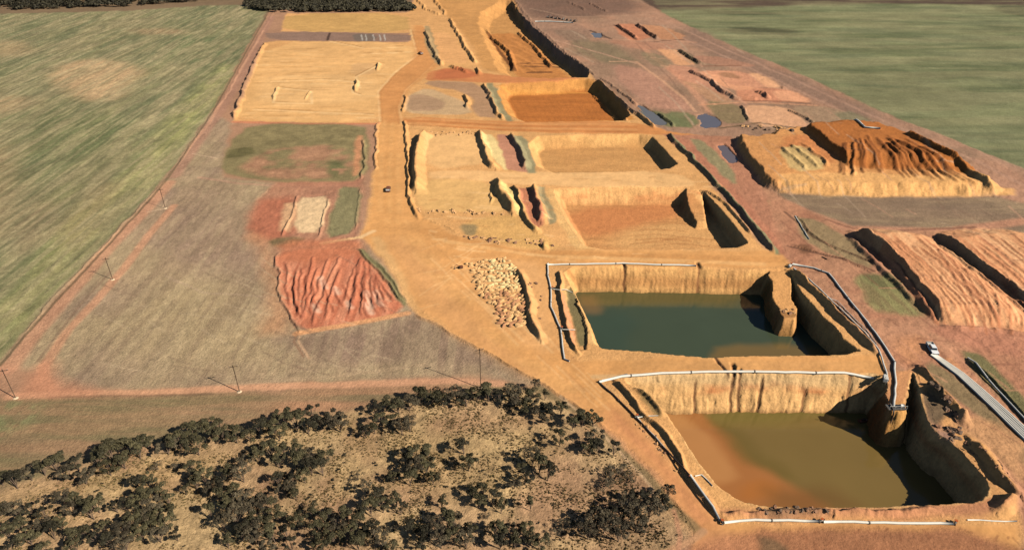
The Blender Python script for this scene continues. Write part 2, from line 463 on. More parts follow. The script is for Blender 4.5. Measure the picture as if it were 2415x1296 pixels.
paint([(1000, 60), (1015, 60), (1040, 150), (1030, 155), (1002, 110)], (160, 140, 100), 1, .8)

# strips of soil beside the old cuts, and sunlit ridge faces put into colour
def strip(pts, c, w, reg=None):
    line(pts, c, w, soft=.5, reg=reg)
paint([(1165, 318), (1205, 318), (1265, 408), (1215, 402), (1190, 395)], (196, 136, 104), .8)
paint([(1205, 318), (1240, 322), (1268, 408), (1245, 408)], (160, 148, 108), .8)
paint([(1130, 314), (1165, 318), (1200, 400), (1185, 398), (1150, 350)], (238, 206, 138), .8)  # sunlit east face of the windrow, painted as a pale triangle
paint([(1172, 428), (1200, 432), (1240, 505), (1215, 505)], (234, 204, 128), .8)  # lit side of the windrow painted yellow
paint([(1212, 440), (1256, 444), (1290, 525), (1262, 540)], (196, 126, 90), .8)
paint([(1262, 440), (1285, 442), (1318, 520), (1296, 530)], (158, 140, 100), .8)
paint([(1285, 445), (1330, 450), (1400, 588), (1350, 590), (1300, 480)], (232, 180, 112), 1.0)
paint([(1140, 196), (1165, 196), (1215, 286), (1190, 286)], (156, 142, 102), .8)

# pinkish worked ground, right of the pits
RW = [(1195, -40), (1450, -40), (1560, 30), (1700, 98), (1900, 182), (2100, 272), (2250, 332), (2430, 404), (2430, 560), (2200, 540), (1990, 542), (1860, 470), (1810, 440), (1720, 330), (1570, 308), (1490, 265), (1400, 182), (1310, 112), (1240, 52)]
paint(RW, (172, 132, 104), 1.2, reg='worked_ground', smooth=0)
paint(RW, (146, 116, 90), 3, .7, blotch=(34, .0))
paint(RW, (190, 138, 106), 3, .5, blotch=(26, .1))
paint([(1195, -40), (1450, -40), (1530, 30), (1300, 45), (1240, 40)], (116, 88, 72), 14, .8)
paint([(1340, 95), (1440, 100), (1520, 150), (1420, 150), (1350, 120)], (132, 116, 86), 6, .8)
paint([(1440, 150), (1520, 170), (1600, 240), (1640, 262), (1530, 255), (1470, 200)], (176, 132, 108), 6, .8)
paint([(1640, 60), (1720, 110), (1900, 190), (2100, 280), (2020, 275), (1880, 215), (1720, 150), (1600, 90)], (142, 112, 92), 6, .8)
for L in ([(1560, 45), (1700, 112), (1900, 200), (2100, 292), (2300, 380), (2420, 440)], [(1540, 60), (1690, 125), (1880, 212), (2060, 296), (2280, 400)]):
    line(L, (190, 146, 118), 1.3, op=.5); 
line([(1460, 70), (1600, 180), (1680, 265)], (206, 148, 112), 2.2, op=.7)
line([(1410, 92), (1600, 96), (1640, 100)], (206, 150, 114), 1.6, op=.6)
line([(1250, 20), (1340, 40), (1530, 36)], (176, 140, 112), 1.6, op=.5)
line([(1260, 48), (1360, 52)], (200, 186, 160), 1.0, op=.6)
for pl, c in [([(1445, 58), (1500, 55), (1545, 88), (1490, 96), (1460, 80)], (204, 132, 94)), ([(1500, 56), (1570, 62), (1625, 92), (1545, 94)], (200, 140, 98)),
              ([(1545, 112), (1600, 118), (1650, 152), (1600, 155), (1570, 135)], (222, 160, 112)), ([(1590, 115), (1620, 120), (1660, 152), (1640, 152)], (90, 84, 62)),
              ([(1635, 168), (1760, 168), (1840, 205), (1740, 208), (1680, 200)], (216, 150, 112)), ([(1730, 205), (1850, 208), (1925, 240), (1800, 240), (1740, 235)], (212, 142, 104)),
              ([(1750, 248), (1850, 250), (1915, 285), (1890, 300), (1780, 295)], (224, 168, 124)), ([(1660, 238), (1740, 242), (1770, 290), (1700, 290)], (140, 120, 84)),
              ([(1860, 250), (1960, 250), (2060, 290), (1960, 298), (1900, 290)], (170, 138, 106)), ([(1630, 130), (1700, 135), (1800, 160), (1660, 152)], (176, 126, 98))]:
    paint(pl, c, 1.5, .9)
for pl, c, o in (([(1440, 150), (1530, 165), (1600, 225), (1640, 262), (1540, 256), (1470, 200)], (190, 138, 110), .7), ([(1500, 120), (1560, 128), (1600, 160), (1545, 160)], (140, 122, 90), .7),
                 ([(1560, 150), (1650, 160), (1640, 175), (1740, 235), (1680, 240), (1610, 200)], (206, 142, 108), .7), ([(1600, 190), (1650, 200), (1740, 240), (1690, 246)], (176, 140, 100), .5),
                 ([(1640, 168), (1690, 175), (1720, 200), (1800, 208), (1740, 214), (1700, 206)], (230, 162, 118), .8), ([(1760, 170), (1800, 176), (1848, 208), (1810, 206)], (236, 174, 126), .9),
                 ([(1690, 172), (1730, 172), (1750, 186), (1710, 184)], (150, 110, 76), .7), ([(1815, 215), (1870, 214), (1920, 240), (1850, 240)], (232, 166, 122), .8), ([(1300, 70), (1360, 72), (1400, 100), (1340, 98)], (140, 118, 92), .8),
                 ([(1240, 50), (1340, 44), (1420, 90), (1330, 95), (1280, 90)], (150, 116, 94), .5), ([(1420, 95), (1560, 98), (1600, 116), (1500, 118)], (190, 132, 100), .6), ([(1960, 265), (2020, 262), (2060, 288), (1990, 285)], (134, 128, 94), .7)):
    paint(pl, c, 2.0, o)
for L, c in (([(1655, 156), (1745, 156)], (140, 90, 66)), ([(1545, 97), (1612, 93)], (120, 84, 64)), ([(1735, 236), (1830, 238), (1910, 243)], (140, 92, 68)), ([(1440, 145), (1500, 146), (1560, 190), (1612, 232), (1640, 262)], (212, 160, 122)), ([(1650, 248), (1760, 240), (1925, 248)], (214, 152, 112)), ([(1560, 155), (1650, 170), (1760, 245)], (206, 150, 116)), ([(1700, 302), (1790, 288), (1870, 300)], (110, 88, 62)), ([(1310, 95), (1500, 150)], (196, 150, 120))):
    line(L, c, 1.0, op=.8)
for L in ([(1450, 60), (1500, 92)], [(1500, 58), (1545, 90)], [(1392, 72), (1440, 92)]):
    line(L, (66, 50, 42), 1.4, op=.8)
paint([(1500, 262), (1560, 262), (1650, 300), (1560, 298)], (124, 120, 80), 1.5, .9)
paint([(1570, 264), (1640, 266), (1650, 300), (1580, 296)], (116, 118, 78), 1.5, .9)
# triangle strips between road and black-sided pad
paint([(1560, 316), (1720, 322), (1800, 440), (1870, 560), (1950, 640), (1860, 612), (1760, 500), (1660, 400)], (186, 128, 96), 1.2, reg='worked_ground', smooth=0)
paint([(1618, 326), (1660, 332), (1725, 400), (1735, 440), (1690, 400)], (150, 138, 98), 1.0, .95)
paint([(1580, 325), (1618, 326), (1700, 410), (1800, 520), (1860, 600), (1840, 602), (1740, 490)], (190, 126, 94), 1.0)
paint([(1572, 318), (1590, 322), (1700, 440), (1800, 550), (1848, 602), (1830, 602), (1720, 470)], (126, 124, 88), .8)
# grey paddock, right
GP = [(1825, 450), (2000, 462), (2440, 466), (2440, 560), (2300, 530), (2100, 548), (1960, 528), (1860, 480)]
paint(GP, (146, 120, 94), 2, reg='bare_paddock')
paint(GP, (170, 144, 108), 2, .55, streak=(40, 5, .0))
paint(GP, (118, 96, 80), 2, .5, streak=(36, 5, .15))
line([(1800, 455), (1900, 500), (2010, 540), (2230, 545), (2420, 520)], (202, 142, 108), 2.6, op=.8)
line([(1830, 470), (1930, 512), (2040, 548), (2300, 535)], (134, 92, 70), .8, op=.7)
paint([(1800, 465), (1860, 490), (1990, 540), (1900, 522), (1830, 500)], (158, 134, 92), 1, .9)
# right lower worked ground
RL = [(1800, 440), (1990, 542), (2200, 545), (2440, 560), (2600, 1300), (2440, 1300), (2400, 1180), (2230, 1060), (2160, 880), (2080, 838), (1980, 745), (1870, 628), (1840, 560)]
paint(RL, (186, 134, 100), 1.5, reg='worked_ground', smooth=0)
paint(RL, (168, 110, 82), 3, .6, blotch=(14, .05))
paint(RL, (204, 146, 108), 3, .5, blotch=(18, .1))
paint([(1870, 510), (1930, 520), (2000, 560), (2070, 640), (1960, 600), (1890, 560)], (152, 130, 92), 1.2, .9)
paint([(2010, 650), (2080, 645), (2150, 700), (2190, 750), (2110, 738), (2060, 730)], (134, 122, 80), 1.8, .9, reg='grass_patch')
paint([(2020, 645), (2110, 650), (2150, 690), (2060, 680)], (104, 104, 66), 2, .7, blotch=(3, -.1))
paint([(2010, 650), (2080, 645), (2150, 700), (2190, 750), (2110, 738), (2060, 730)], (158, 152, 96), 1.4, .6, streak=(1.5, 9, .05))
paint([(1870, 575), (1905, 572), (1920, 590), (1895, 602)], (122, 84, 58), 1.4, .8)
paint([(2110, 800), (2170, 790), (2190, 830), (2150, 860), (2120, 850)], (206, 144, 98), 3, .8)
line([(1875, 512), (1905, 562)], (180, 180, 150), .4, op=.9)
for L in ([(1850, 500), (1920, 560), (2060, 622)], [(1860, 580), (1990, 612), (2060, 640)]):
    line(L, (90, 62, 48), .6, op=.7)
# far right green strip along the long pipe
paint([(2170, 870), (2200, 850), (2300, 925), (2440, 1060), (2440, 1120), (2330, 1000), (2230, 920)], (140, 120, 84), 1.2, .9)
paint([(2262, 828), (2310, 832), (2360, 880), (2440, 960), (2440, 1010), (2370, 950), (2300, 880)], (118, 112, 72), 1.2, .95, reg='grass_patch')
paint([(2320, 832), (2440, 830), (2440, 950), (2370, 880)], (178, 124, 92), 2, .9)
line([(2240, 850), (2330, 945), (2420, 1050)], (204, 142, 96), 1.2, op=.7)
# apron of the brown pond and right lower bank
paint([(2150, 862), (2200, 900), (2260, 960), (2330, 1060), (2400, 1170), (2350, 1200), (2250, 1200), (2330, 1140), (2240, 1045), (2190, 940), (2150, 900)], (216, 158, 98), 1.5)
paint([(2250, 1010), (2330, 1060), (2420, 1150), (2420, 1040), (2330, 990), (2250, 970)], (206, 152, 104), 2)
paint([(2165, 925), (2195, 925), (2225, 965), (2215, 1000), (2190, 990)], (122, 100, 74), .9, .95)
paint([(2205, 1015), (2245, 1012), (2245, 1045), (2220, 1050)], (170, 130, 108), .8, .9)
paint([(1700, 1200), (1900, 1195), (2220, 1190), (2330, 1175), (2390, 1190), (2300, 1222), (1720, 1224)], (196, 134, 92), 1.5)
paint([(1790, 1195), (1920, 1195), (1960, 1215), (1800, 1220)], (128, 102, 74), 1.2, .7)
for k in range(26):
    x0 = 1780 + rng.random() * 620; y0 = 1245 + rng.random() * 60
    line([(x0, y0), (x0 + rng.uniform(-14, 20), y0 + rng.uniform(4, 20))], (138, 88, 58), .22, op=.5)
paint([(1780, 1262), (1830, 1268), (1870, 1296), (1860, 1400), (1790, 1330)], (110, 88, 62), 1, .8)
paint([(1640, 1250), (1780, 1262), (1790, 1330), (1640, 1330)], (194, 132, 90), 2, .8)
# light track bed on the left margin of the near road
line([(1270, 915), (1370, 975), (1440, 1040), (1520, 1115), (1590, 1195), (1650, 1250)], (124, 108, 74), 1.1, op=.75)
line([(1320, 935), (1400, 1000), (1460, 1060), (1530, 1140), (1560, 1190)], (206, 168, 126), .35, op=.8)
line([(1660, 1250), (1630, 1275), (1560, 1310)], (200, 150, 108), .8, op=.8)
line([(1590, 1200), (1605, 1260), (1600, 1300)], (196, 140, 104), .5, op=.7)

# red furrowed patch and its surroundings, left
paint([(720, 385), (860, 385), (850, 560), (830, 590), (700, 575), (640, 565), (575, 545), (600, 500), (612, 460)], (180, 122, 92), 2, .8, reg='worked_ground')
paint([(600, 470), (700, 460), (720, 530), (650, 580), (580, 560)], (180, 106, 76), 4, .8)
paint([(575, 540), (640, 570), (660, 640), (690, 780), (600, 790), (640, 720), (620, 620)], (200, 142, 98), 4, .6)
paint([(700, 465), (778, 460), (758, 550), (695, 548)], (226, 190, 142), 1.2)
paint([(668, 480), (700, 475), (690, 550), (658, 545)], (216, 170, 124), 1.5, .9)
paint([(800, 440), (858, 442), (840, 545), (760, 565), (790, 480)], (136, 128, 88), 1.2, .95, reg='grass_patch')
paint([(625, 565), (720, 560), (700, 582), (640, 585)], (116, 104, 68), 1.5, .8)
line([(760, 575), (850, 560), (880, 545)], (238, 192, 134), 1.0)
paint([(590, 292), (860, 292), (872, 340), (862, 425), (700, 430), (600, 425), (515, 405), (540, 340)], (140, 126, 84), 1.5, .95, reg='grass_patch')
paint([(640, 350), (800, 340), (850, 400), (750, 425), (620, 420), (560, 400), (600, 370)], (178, 128, 96), 3, .85, blotch=(12, -.25))
paint([(840, 320), (858, 320), (848, 410), (830, 415)], (206, 142, 98), 1.4, .9)
paint([(770, 385), (800, 378), (820, 405), (790, 420), (768, 410)], (96, 102, 62), 3, .8, blotch=(4, -.2))
paint([(540, 352), (590, 345), (605, 360), (560, 372), (530, 372)], (104, 96, 58), 1.2, .8)
RED = [(655, 600), (720, 585), (840, 588), (880, 620), (920, 670), (958, 735), (820, 762), (705, 778), (675, 730), (655, 660)]
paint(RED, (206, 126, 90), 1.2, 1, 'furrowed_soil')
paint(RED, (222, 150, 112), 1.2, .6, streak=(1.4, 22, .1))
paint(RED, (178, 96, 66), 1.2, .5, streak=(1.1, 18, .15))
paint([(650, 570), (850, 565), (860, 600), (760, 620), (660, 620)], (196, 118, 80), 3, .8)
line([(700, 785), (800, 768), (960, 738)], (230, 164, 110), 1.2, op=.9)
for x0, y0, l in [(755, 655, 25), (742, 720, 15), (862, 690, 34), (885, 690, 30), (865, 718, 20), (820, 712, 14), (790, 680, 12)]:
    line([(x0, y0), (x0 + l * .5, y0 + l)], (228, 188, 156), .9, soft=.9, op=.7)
paint([(838, 590), (860, 588), (920, 650), (965, 715), (950, 725), (900, 650)], (130, 122, 82), .8, .95)
paint([(865, 560), (900, 556), (985, 720), (975, 735), (960, 705)], (222, 170, 108), 1.5)

# big fill pad on the right with the burnt-orange heap
paint([(1725, 325), (1780, 330), (1870, 300), (2090, 300), (2170, 345), (2395, 462), (1850, 460), (1790, 430)], (214, 150, 88), 1.2, 1, 'spoil_pad')
paint([(1850, 330), (1960, 345), (1990, 400), (1830, 400)], (208, 132, 76), 3, .9)
HEAP = [(1880, 312), (1960, 302), (2060, 306), (2140, 332), (2350, 430), (2200, 422), (2000, 418), (1960, 380)]
paint(HEAP, (178, 108, 50), 1.5, 1, 'spoil_pad')
paint([(1835, 340), (1900, 333), (1960, 385), (1872, 394)], (208, 172, 110), 1.2, z=6)
line([(1990, 300), (2080, 304), (2130, 318)], (238, 206, 150), 1.2)
paint([(1830, 420), (2390, 440), (2395, 465), (1840, 462)], (230, 172, 104), 1.5, .9)  # near slope painted lighter: its sunlight is put into the colour
# peach heaps
PE1 = [(2000, 545), (2100, 542), (2190, 558), (2290, 630), (2440, 742), (2440, 792), (2225, 770), (2185, 715), (2110, 630)]
PE2 = [(2195, 552), (2270, 538), (2400, 540), (2640, 640), (2700, 800), (2440, 735), (2300, 640)]
for p in (PE1, PE2):
    paint(p, (228, 164, 112), 1.5, 1, 'spoil_pad')
    paint(p, (206, 134, 90), 1.5, .6, streak=(1.6, 30, .1))
    paint(p, (244, 190, 136), 1.5, .6, streak=(1.4, 26, .15))
paint([(2225, 765), (2440, 785), (2440, 850), (2230, 800), (2190, 780)], (184, 124, 94), 2, .9)

# orange cut floors further back
paint([(1140, 62), (1218, 58), (1262, 85), (1330, 150), (1395, 180), (1250, 182), (1215, 150), (1180, 110)], (196, 128, 66), 2, .95)
paint([(1165, 196), (1400, 188), (1480, 262), (1500, 285), (1212, 286)], (206, 140, 72), 1)

for k in range(120):
    # scrape and spill marks all over the working ground
    x0 = rng.uniform(985, 1700); y0 = rng.uniform(410, 620)
    l = rng.uniform(8, 60)
    line([(x0, y0), (x0 + l, y0 + rng.uniform(-3, 6))], (196, 138, 80) if k % 2 else (244, 196, 134), rng.uniform(.25, .8), op=.4)
for k in range(70):
    x0 = rng.uniform(1000, 1420); y0 = 560 + (x0 - 1000) * .85 + rng.uniform(-20, 60)
    l = rng.uniform(20, 90)
    if y0 < 960: line([(x0, y0), (x0 + l * .8, y0 + l * .75)], (202, 144, 86) if k % 2 else (240, 190, 128), rng.uniform(.2, .5), op=.35)
for k in range(46):
    x0 = rng.uniform(120, 900); y0 = rng.uniform(600, 880); l = rng.uniform(30, 120); s_ = rng.uniform(.1, .8)
    line([(x0, y0), (x0 + l * .5, y0 + l * s_ * .6), (x0 + l, y0 + l * s_)], (192, 166, 130) if k % 2 else (134, 108, 86), .3, op=.35)
paint(LEFTF, (172, 152, 112), 2, .5, streak=(7, 44, .12), smooth=0)
paint(LEFTF, (186, 168, 124), 2, .5, streak=(1.6, 20, .1), smooth=0)
paint(LEFTF, (98, 100, 66), 2, .4, streak=(1.8, 16, .16), smooth=0)
paint(RIGHTF, (146, 138, 98), 2, .5, streak=(60, 12, .05), smooth=0)
for poly_, cs, n_, sl in ((RW, ((200, 150, 118), (132, 100, 80), (188, 160, 130)), 90, .95), (RL, ((206, 146, 110), (140, 92, 70)), 70, .8)):
    c_ = 0
    while c_ < n_:
        x0 = rng.uniform(1300, 2400); y0 = rng.uniform(20, 1000)
        if not inpoly(poly_, x0, y0): continue
        l = rng.uniform(15, 90); s_ = sl * rng.uniform(.5, 1.2) if rng.random() < .7 else rng.uniform(-.1, .15)
        if inpoly(poly_, x0 + l, y0 + l * s_):
            line([(x0, y0), (x0 + l * .5, y0 + l * s_ * .46), (x0 + l, y0 + l * s_)], rng.choice(cs), rng.uniform(.25, .5) + max(0, 300 - y0) / 500, op=.45)
        c_ += 1
mottle(None, 6.0, .16, seed=500)
mottle(None, 40.0, .14, seed=520)
mottle(SAND, 3.0, .10, (6, 1), seed=530)
mottle(RIGHTF, 14, .22, (1.6, 1), seed=581)
mottle(LEFTF, 2.6, .30, (1, 3), seed=540)
mottle([(590, 292), (860, 292), (872, 340), (862, 425), (700, 430), (515, 405), (540, 340)], 4, .35, seed=575)
mottle(LEFTF, 1.1, .30, (1, 1), seed=545)
mottle(SCRUB, 1.0, .24, seed=550)
mottle(SCRUB, 3.0, .22, seed=553)
mottle(PAD, 1.0, .22, (1, 3), seed=560, ang=.25)
mottle(PAD, .6, .12, (1, 14), seed=565, ang=-.5)

def fan(tops, bots, n, h, w, c=None, bow=0.0, z=0.0, cw=.4):
    """furrows pushed out by the dozer, spreading from one edge to the other"""
    for k in range(n):
        t = (k + rng.uniform(-.3, .3)) / (n - 1)
        def at_(Q, t):
            t = min(1, max(0, t)) * (len(Q) - 1); i_ = min(len(Q) - 2, int(t)); f_ = t - i_
            return (Q[i_][0] * (1 - f_) + Q[i_ + 1][0] * f_, Q[i_][1] * (1 - f_) + Q[i_ + 1][1] * f_)
        a, b = at_(tops, t), at_(bots, t + rng.uniform(-.03, .03))
        pts = []
        f0, f1 = rng.uniform(0, .25), rng.uniform(.75, 1)
        for q in range(6):
            f_ = f0 + (f1 - f0) * q / 5
            pts.append((a[0] + (b[0] - a[0]) * f_ + bow * math.sin(f_ * 3.14) + rng.uniform(-1.5, 1.5), a[1] + (b[1] - a[1]) * f_))
        ridge(pts, h * rng.uniform(.5, 1.2), w, w * 1.4, z=z, var=.3, seed=k + 20)
        if c: line([(p[0] - 2, p[1]) for p in pts], c, cw, op=.5, z=z)  # dark stroke paints shade along the furrow's west flank
# ------------------------------------------------------------------ shape of the land
WATER_A, WATER_B = -10.0, -8.0
PITA = [(1462, 893), (1530, 884), (1720, 879), (1900, 880), (2085, 882), (2092, 900), (2150, 868), (2170, 930), (2178, 975), (2205, 1018), (2250, 1045), (2295, 1095), (2335, 1142), (2328, 1178), (2270, 1186), (2210, 1190), (1960, 1196), (1830, 1194), (1745, 1180), (1690, 1140), (1650, 1090), (1615, 1040), (1580, 985), (1530, 930)]
PITB = [(1322, 629), (1480, 629), (1640, 632), (1810, 636), (1862, 632), (1885, 680), (1930, 735), (1982, 780), (1990, 800), (2040, 833), (1830, 838), (1680, 843), (1600, 838), (1500, 826), (1405, 820), (1385, 760), (1362, 700)]
PITC = [(1300, 447), (1330, 443), (1480, 440), (1610, 442), (1655, 447), (1690, 480), (1735, 535), (1772, 582), (1600, 588), (1385, 590), (1350, 540)]
PITD = [(1238, 322), (1400, 317), (1532, 316), (1560, 345), (1608, 397), (1450, 405), (1272, 408)]
PITF = [(1163, 197), (1280, 193), (1402, 183), (1440, 215), (1498, 283), (1350, 286), (1208, 287)]
PITG = [(1120, 40), (1196, -10), (1240, 50), (1312, 112), (1404, 181), (1300, 184), (1180, 178), (1150, 110)]
for P, dz, sb, g in ((PITA, -11.5, 5.4, .4), (PITB, -9.5, 4.2, .3), (PITC, -6.0, 5.0, .45), (PITD, -5.0, 5.0, .35), (PITF, -6.0, 7.0, .35)):
    frus(P, dz, sb, gully=g * .45, rough=.03, warp=.3)
frus(PITG, -7.0, 9.0)
for P, nm in ((PITA, 'mine_pit'), (PITB, 'mine_pit'), (PITC, 'mine_pit'), (PITD, 'mine_pit'), (PITF, 'mine_pit'), (PITG, 'mine_pit')):
    Q = WP(smooth_poly(P)); s = bbox_sel(Q, 2); REG[s[sdf(Q, HX[s], HY[s]) > -0.3]] = region(nm)

def pit_tones(P, dz, sb, wall, floor, zf, wl=None, strat=None):
    Q = WP(smooth_poly(P)); s = bbox_sel(Q, 2)
    d = sdf(Q, HX[s], HY[s])
    a = sstep(-.6, .4, d)
    n = fbm(GX[s] / 3.2, Zt[s] / 1.6 + GY[s] * .2, 611, 4) + .5 * fbm(GX[s] / .9, Zt[s] / 1.1, 613, 3)
    n2 = fbm(GX[s] / 9, GY[s] / 9, 617, 3)
    cw = alb(wall)[None] * np.exp(.22 * n + .12 * n2)[:, None]
    COL[s] = COL[s] * (1 - a[:, None]) + cw * a[:, None]
    if strat is not None:
        zc, sw, cc = strat
        k = np.exp(-((Zt[s] - zc - 1.4 * fbm(GX[s] / 9, GX[s] * 0, 619, 3)) / sw) ** 2) * sstep(-.25, .5, fbm(GX[s] / 6, Zt[s] / 2, 623, 3)) * a * .75
        COL[s] = COL[s] * (1 - k[:, None]) + alb(cc)[None] * k[:, None]
    b = sstep(-zf * .72, -zf * .92, -Zt[s]) * sstep(sb * .7, sb * 1.05, d)
    if wl is not None:
        wet = 1 - .34 * sstep(wl + .9, wl + .3, Zt[s]) if False else 1 - .34 * (1 - sstep(wl + .3, wl + .9 , Zt[s]))
        COL[s] *= (1 - a[:, None]) + a[:, None] * wet[:, None]
    n3 = fbm(GX[s] / 16, GY[s] / 3.0, 641, 4)
    cf = alb(floor)[None] * np.exp(.22 * n3)[:, None]
    COL[s] = COL[s] * (1 - b[:, None]) + cf * b[:, None]
pit_tones(PITA, -11.5, 5.4, (228, 176, 112), (160, 104, 54), -11.5, WATER_A, (-3.6, 1.3, (198, 116, 66)))
pit_tones(PITB, -9.5, 4.2, (228, 172, 104), (150, 110, 60), -9.5, WATER_B, (-1.0, .5, (186, 126, 74)))
pit_tones(PITC, -6, 5.0, (232, 174, 108), (210, 148, 88), -6, None, (-3.5, 1.6, (212, 132, 78)))
pit_tones(PITD, -5, 5.0, (228, 172, 104), (208, 152, 90), -5)
pit_tones(PITF, -6, 7.0, (208, 144, 74), (186, 112, 50), -6)
# staining, bands, washouts and a painted sunlit band in the pit faces and floors
def pband(pts, c, w, op, z):
    line(pts, c, w, soft=w * .7, op=op, z=z)
pband([(1340, 640), (1500, 640), (1800, 646)], (176, 118, 66), .8, .6, -0.6)
pband([(1400, 892), (1700, 888), (2060, 890)], (206, 176, 128), .9, .5, -0.8)
pband([(1340, 690), (1365, 760), (1400, 815)], (238, 190, 122), 1.6, .7, -2)  # pale band paints sunlight on the west wall
pband([(1700, 600), (1500, 500), (1340, 500), (1320, 560)], (206, 128, 74), 4.0, .0, -6)
paint([(1330, 492), (1600, 478), (1625, 500), (1500, 545), (1360, 560)], (206, 130, 76), 4, .8, z=-6)
paint([(1480, 530), (1700, 520), (1740, 585), (1420, 588)], (222, 168, 104), 5, .7, z=-6)
for k in range(16):
    x0 = rng.uniform(1420, 1560); y0 = rng.uniform(520, 582)
    line([(x0, y0), (x0 + 60, y0 - 4), (x0 + 130, y0 + 3)], (178, 118, 66), .35, op=.45, z=-6)
paint([(1280, 335), (1540, 335), (1590, 400), (1290, 405)], (206, 148, 86), 3, .5, z=-5, blotch=(9, 0))
for k in range(20):
    x0 = 1190 + k * 15
    line([(x0, 232 + (k % 3)), (x0 + 30, 284)], (150, 84, 36), .5, op=.16, z=-6)
pband([(1180, 212), (1300, 208), (1400, 205)], (232, 160, 74), 1.6, .5, -2.5)
# wash-outs in the near face and the northern face of the green pond
def gullyline(pts, z, dep, w, c=(112, 70, 44)):
    P = WP(pts, z); s = bbox_sel(P, 3)
    d, bx, bt, L = pld(P, HX[s], HY[s])
    Zt[s] -= dep * np.clip(1 - d / w, 0, 1)
    line(pts, c, w * .5, op=.75, z=z)
for z0, pts in ((-4, [(1722, 884), (1728, 920), (1745, 975)]), (-5, [(1735, 905), (1750, 940), (1762, 975)]), (-4, [(1640, 915), (1648, 950), (1645, 980)]), (-4, [(1995, 905), (2020, 960)]), (-3, [(1470, 640), (1476, 662)]), (-3, [(1642, 636), (1650, 668)]), (-3, [(1800, 905), (1790, 960)]), (-3, [(1900, 910), (1905, 950)])):
    gullyline(pts, z0, .9, .8)
line([(1688, 842), (1705, 865), (1718, 880)], (92, 62, 44), .45, op=.9)
ridge([(1688, 842), (1705, 865), (1718, 880)], -.5, .6, .6)

# tongues of fill running into the pits
fill([(1812, 636), (1864, 632), (1868, 690), (1880, 742), (1842, 742), (1828, 690)], -0.4, 4.5, z=-0.4, axis=((1835, 640), (1860, 745)), zend=-2.2)
for P_ in ([(1812, 636), (1864, 632), (1868, 690), (1884, 748), (1838, 750), (1826, 690)],):
    paint(P_, (220, 160, 96), .8, reg='dirt_ramp', smooth=0, z=-1)
line([(1826, 742), (1850, 756), (1878, 752)], (170, 120, 70), 1.4, z=-4)
fill([(2092, 880), (2150, 868), (2146, 890), (2132, 930), (2132, 968), (2096, 966), (2094, 930)], -0.1, 4.0, z=0, rough=.2)
paint([(2092, 880), (2150, 868), (2146, 890), (2132, 930), (2132, 968), (2096, 966), (2094, 930)], (208, 146, 96), .7, reg='dirt_ramp', smooth=0)
paint([(2094, 975), (2132, 975), (2135, 1010), (2090, 1030)], (206, 152, 84), 1.5, .9, z=-4)
fill([(1612, 444), (1655, 446), (1668, 500), (1642, 506)], 0, 3.5, z=0, axis=((1635, 446), (1655, 508)), zend=-4.0, rough=.2)
# ground left inside the brown pond's eastern corner
fill([(2172, 900), (2195, 915), (2225, 960), (2235, 1000), (2200, 1000), (2180, 960)], -1.6, 2.0, z=-1.6, rough=.6)
fill([(2205, 1015), (2248, 1012), (2250, 1045), (2222, 1048)], -2.5, 2.0, z=-2.5, rough=.5)
paint([(2168, 925), (2195, 925), (2225, 965), (2218, 1000), (2190, 990)], (122, 100, 74), .9, .95, z=-1.8)
# terraces of the green pond's west bank
frus([(1333, 668), (1362, 690), (1392, 822), (1352, 828), (1338, 760)], -.7, 1.2)
paint([(1335, 680), (1358, 690), (1388, 815), (1362, 815), (1345, 740)], (124, 112, 74), .5, .95, z=-1.2)
paint([(1322, 690), (1334, 690), (1362, 815), (1348, 815)], (222, 150, 104), .5, .9)
ridge([(1318, 640), (1322, 690), (1336, 760), (1345, 800), (1362, 832)], 1.3, 1.0, 1.4)
# brown pond's west bank
ridge([(1448, 897), (1492, 945), (1508, 975)], 1.4, 1.2, 1.8)
ridge([(1508, 975), (1570, 1030), (1605, 1075), (1615, 1110)], 1.3, 1.2, 1.8)
ridge([(1615, 1110), (1650, 1160), (1690, 1210), (1712, 1222)], 1.0, 1.2, 1.8)
ridge([(1500, 915), (1535, 935), (1560, 980)], 1.0, 1.4, 1.4)
paint([(1500, 915), (1530, 925), (1565, 985), (1545, 985)], (140, 116, 72), .8, .8)
ridge([(1712, 1216), (1800, 1208), (1960, 1212), (2100, 1206), (2210, 1208)], .9, 1.4, 1.8, var=.9)
# windrows down the east side of the ponds
ridge([(1870, 640), (1920, 690), (1975, 742), (2025, 790), (2068, 832)], 1.9, 1.7, 2.2)
ridge([(2192, 915), (2220, 940), (2262, 975), (2275, 1000)], 2.4, 2.6, 2.6, var=.9)
ridge([(2160, 868), (2200, 905), (2250, 950)], 1.1, 1.0, 2.0, var=.7)
ridge([(2285, 1045), (2330, 1090), (2362, 1135), (2400, 1170)], 2.0, 1.6, 4.0)
ridge([(2392, 1172), (2360, 1195), (2345, 1202)], 1.8, 2.0, 3.0)
ridge([(2150, 862), (2168, 868), (2185, 880)], .8, 1.0, 1.6)
for pts, h in (([(2010, 548), (2070, 590), (2125, 655), (2165, 700), (2195, 748)], 1.5), ([(2000, 560), (2060, 620), (2110, 665), (2160, 715)], 1.0)):
    ridge(pts, h, 2.2, 2.6)
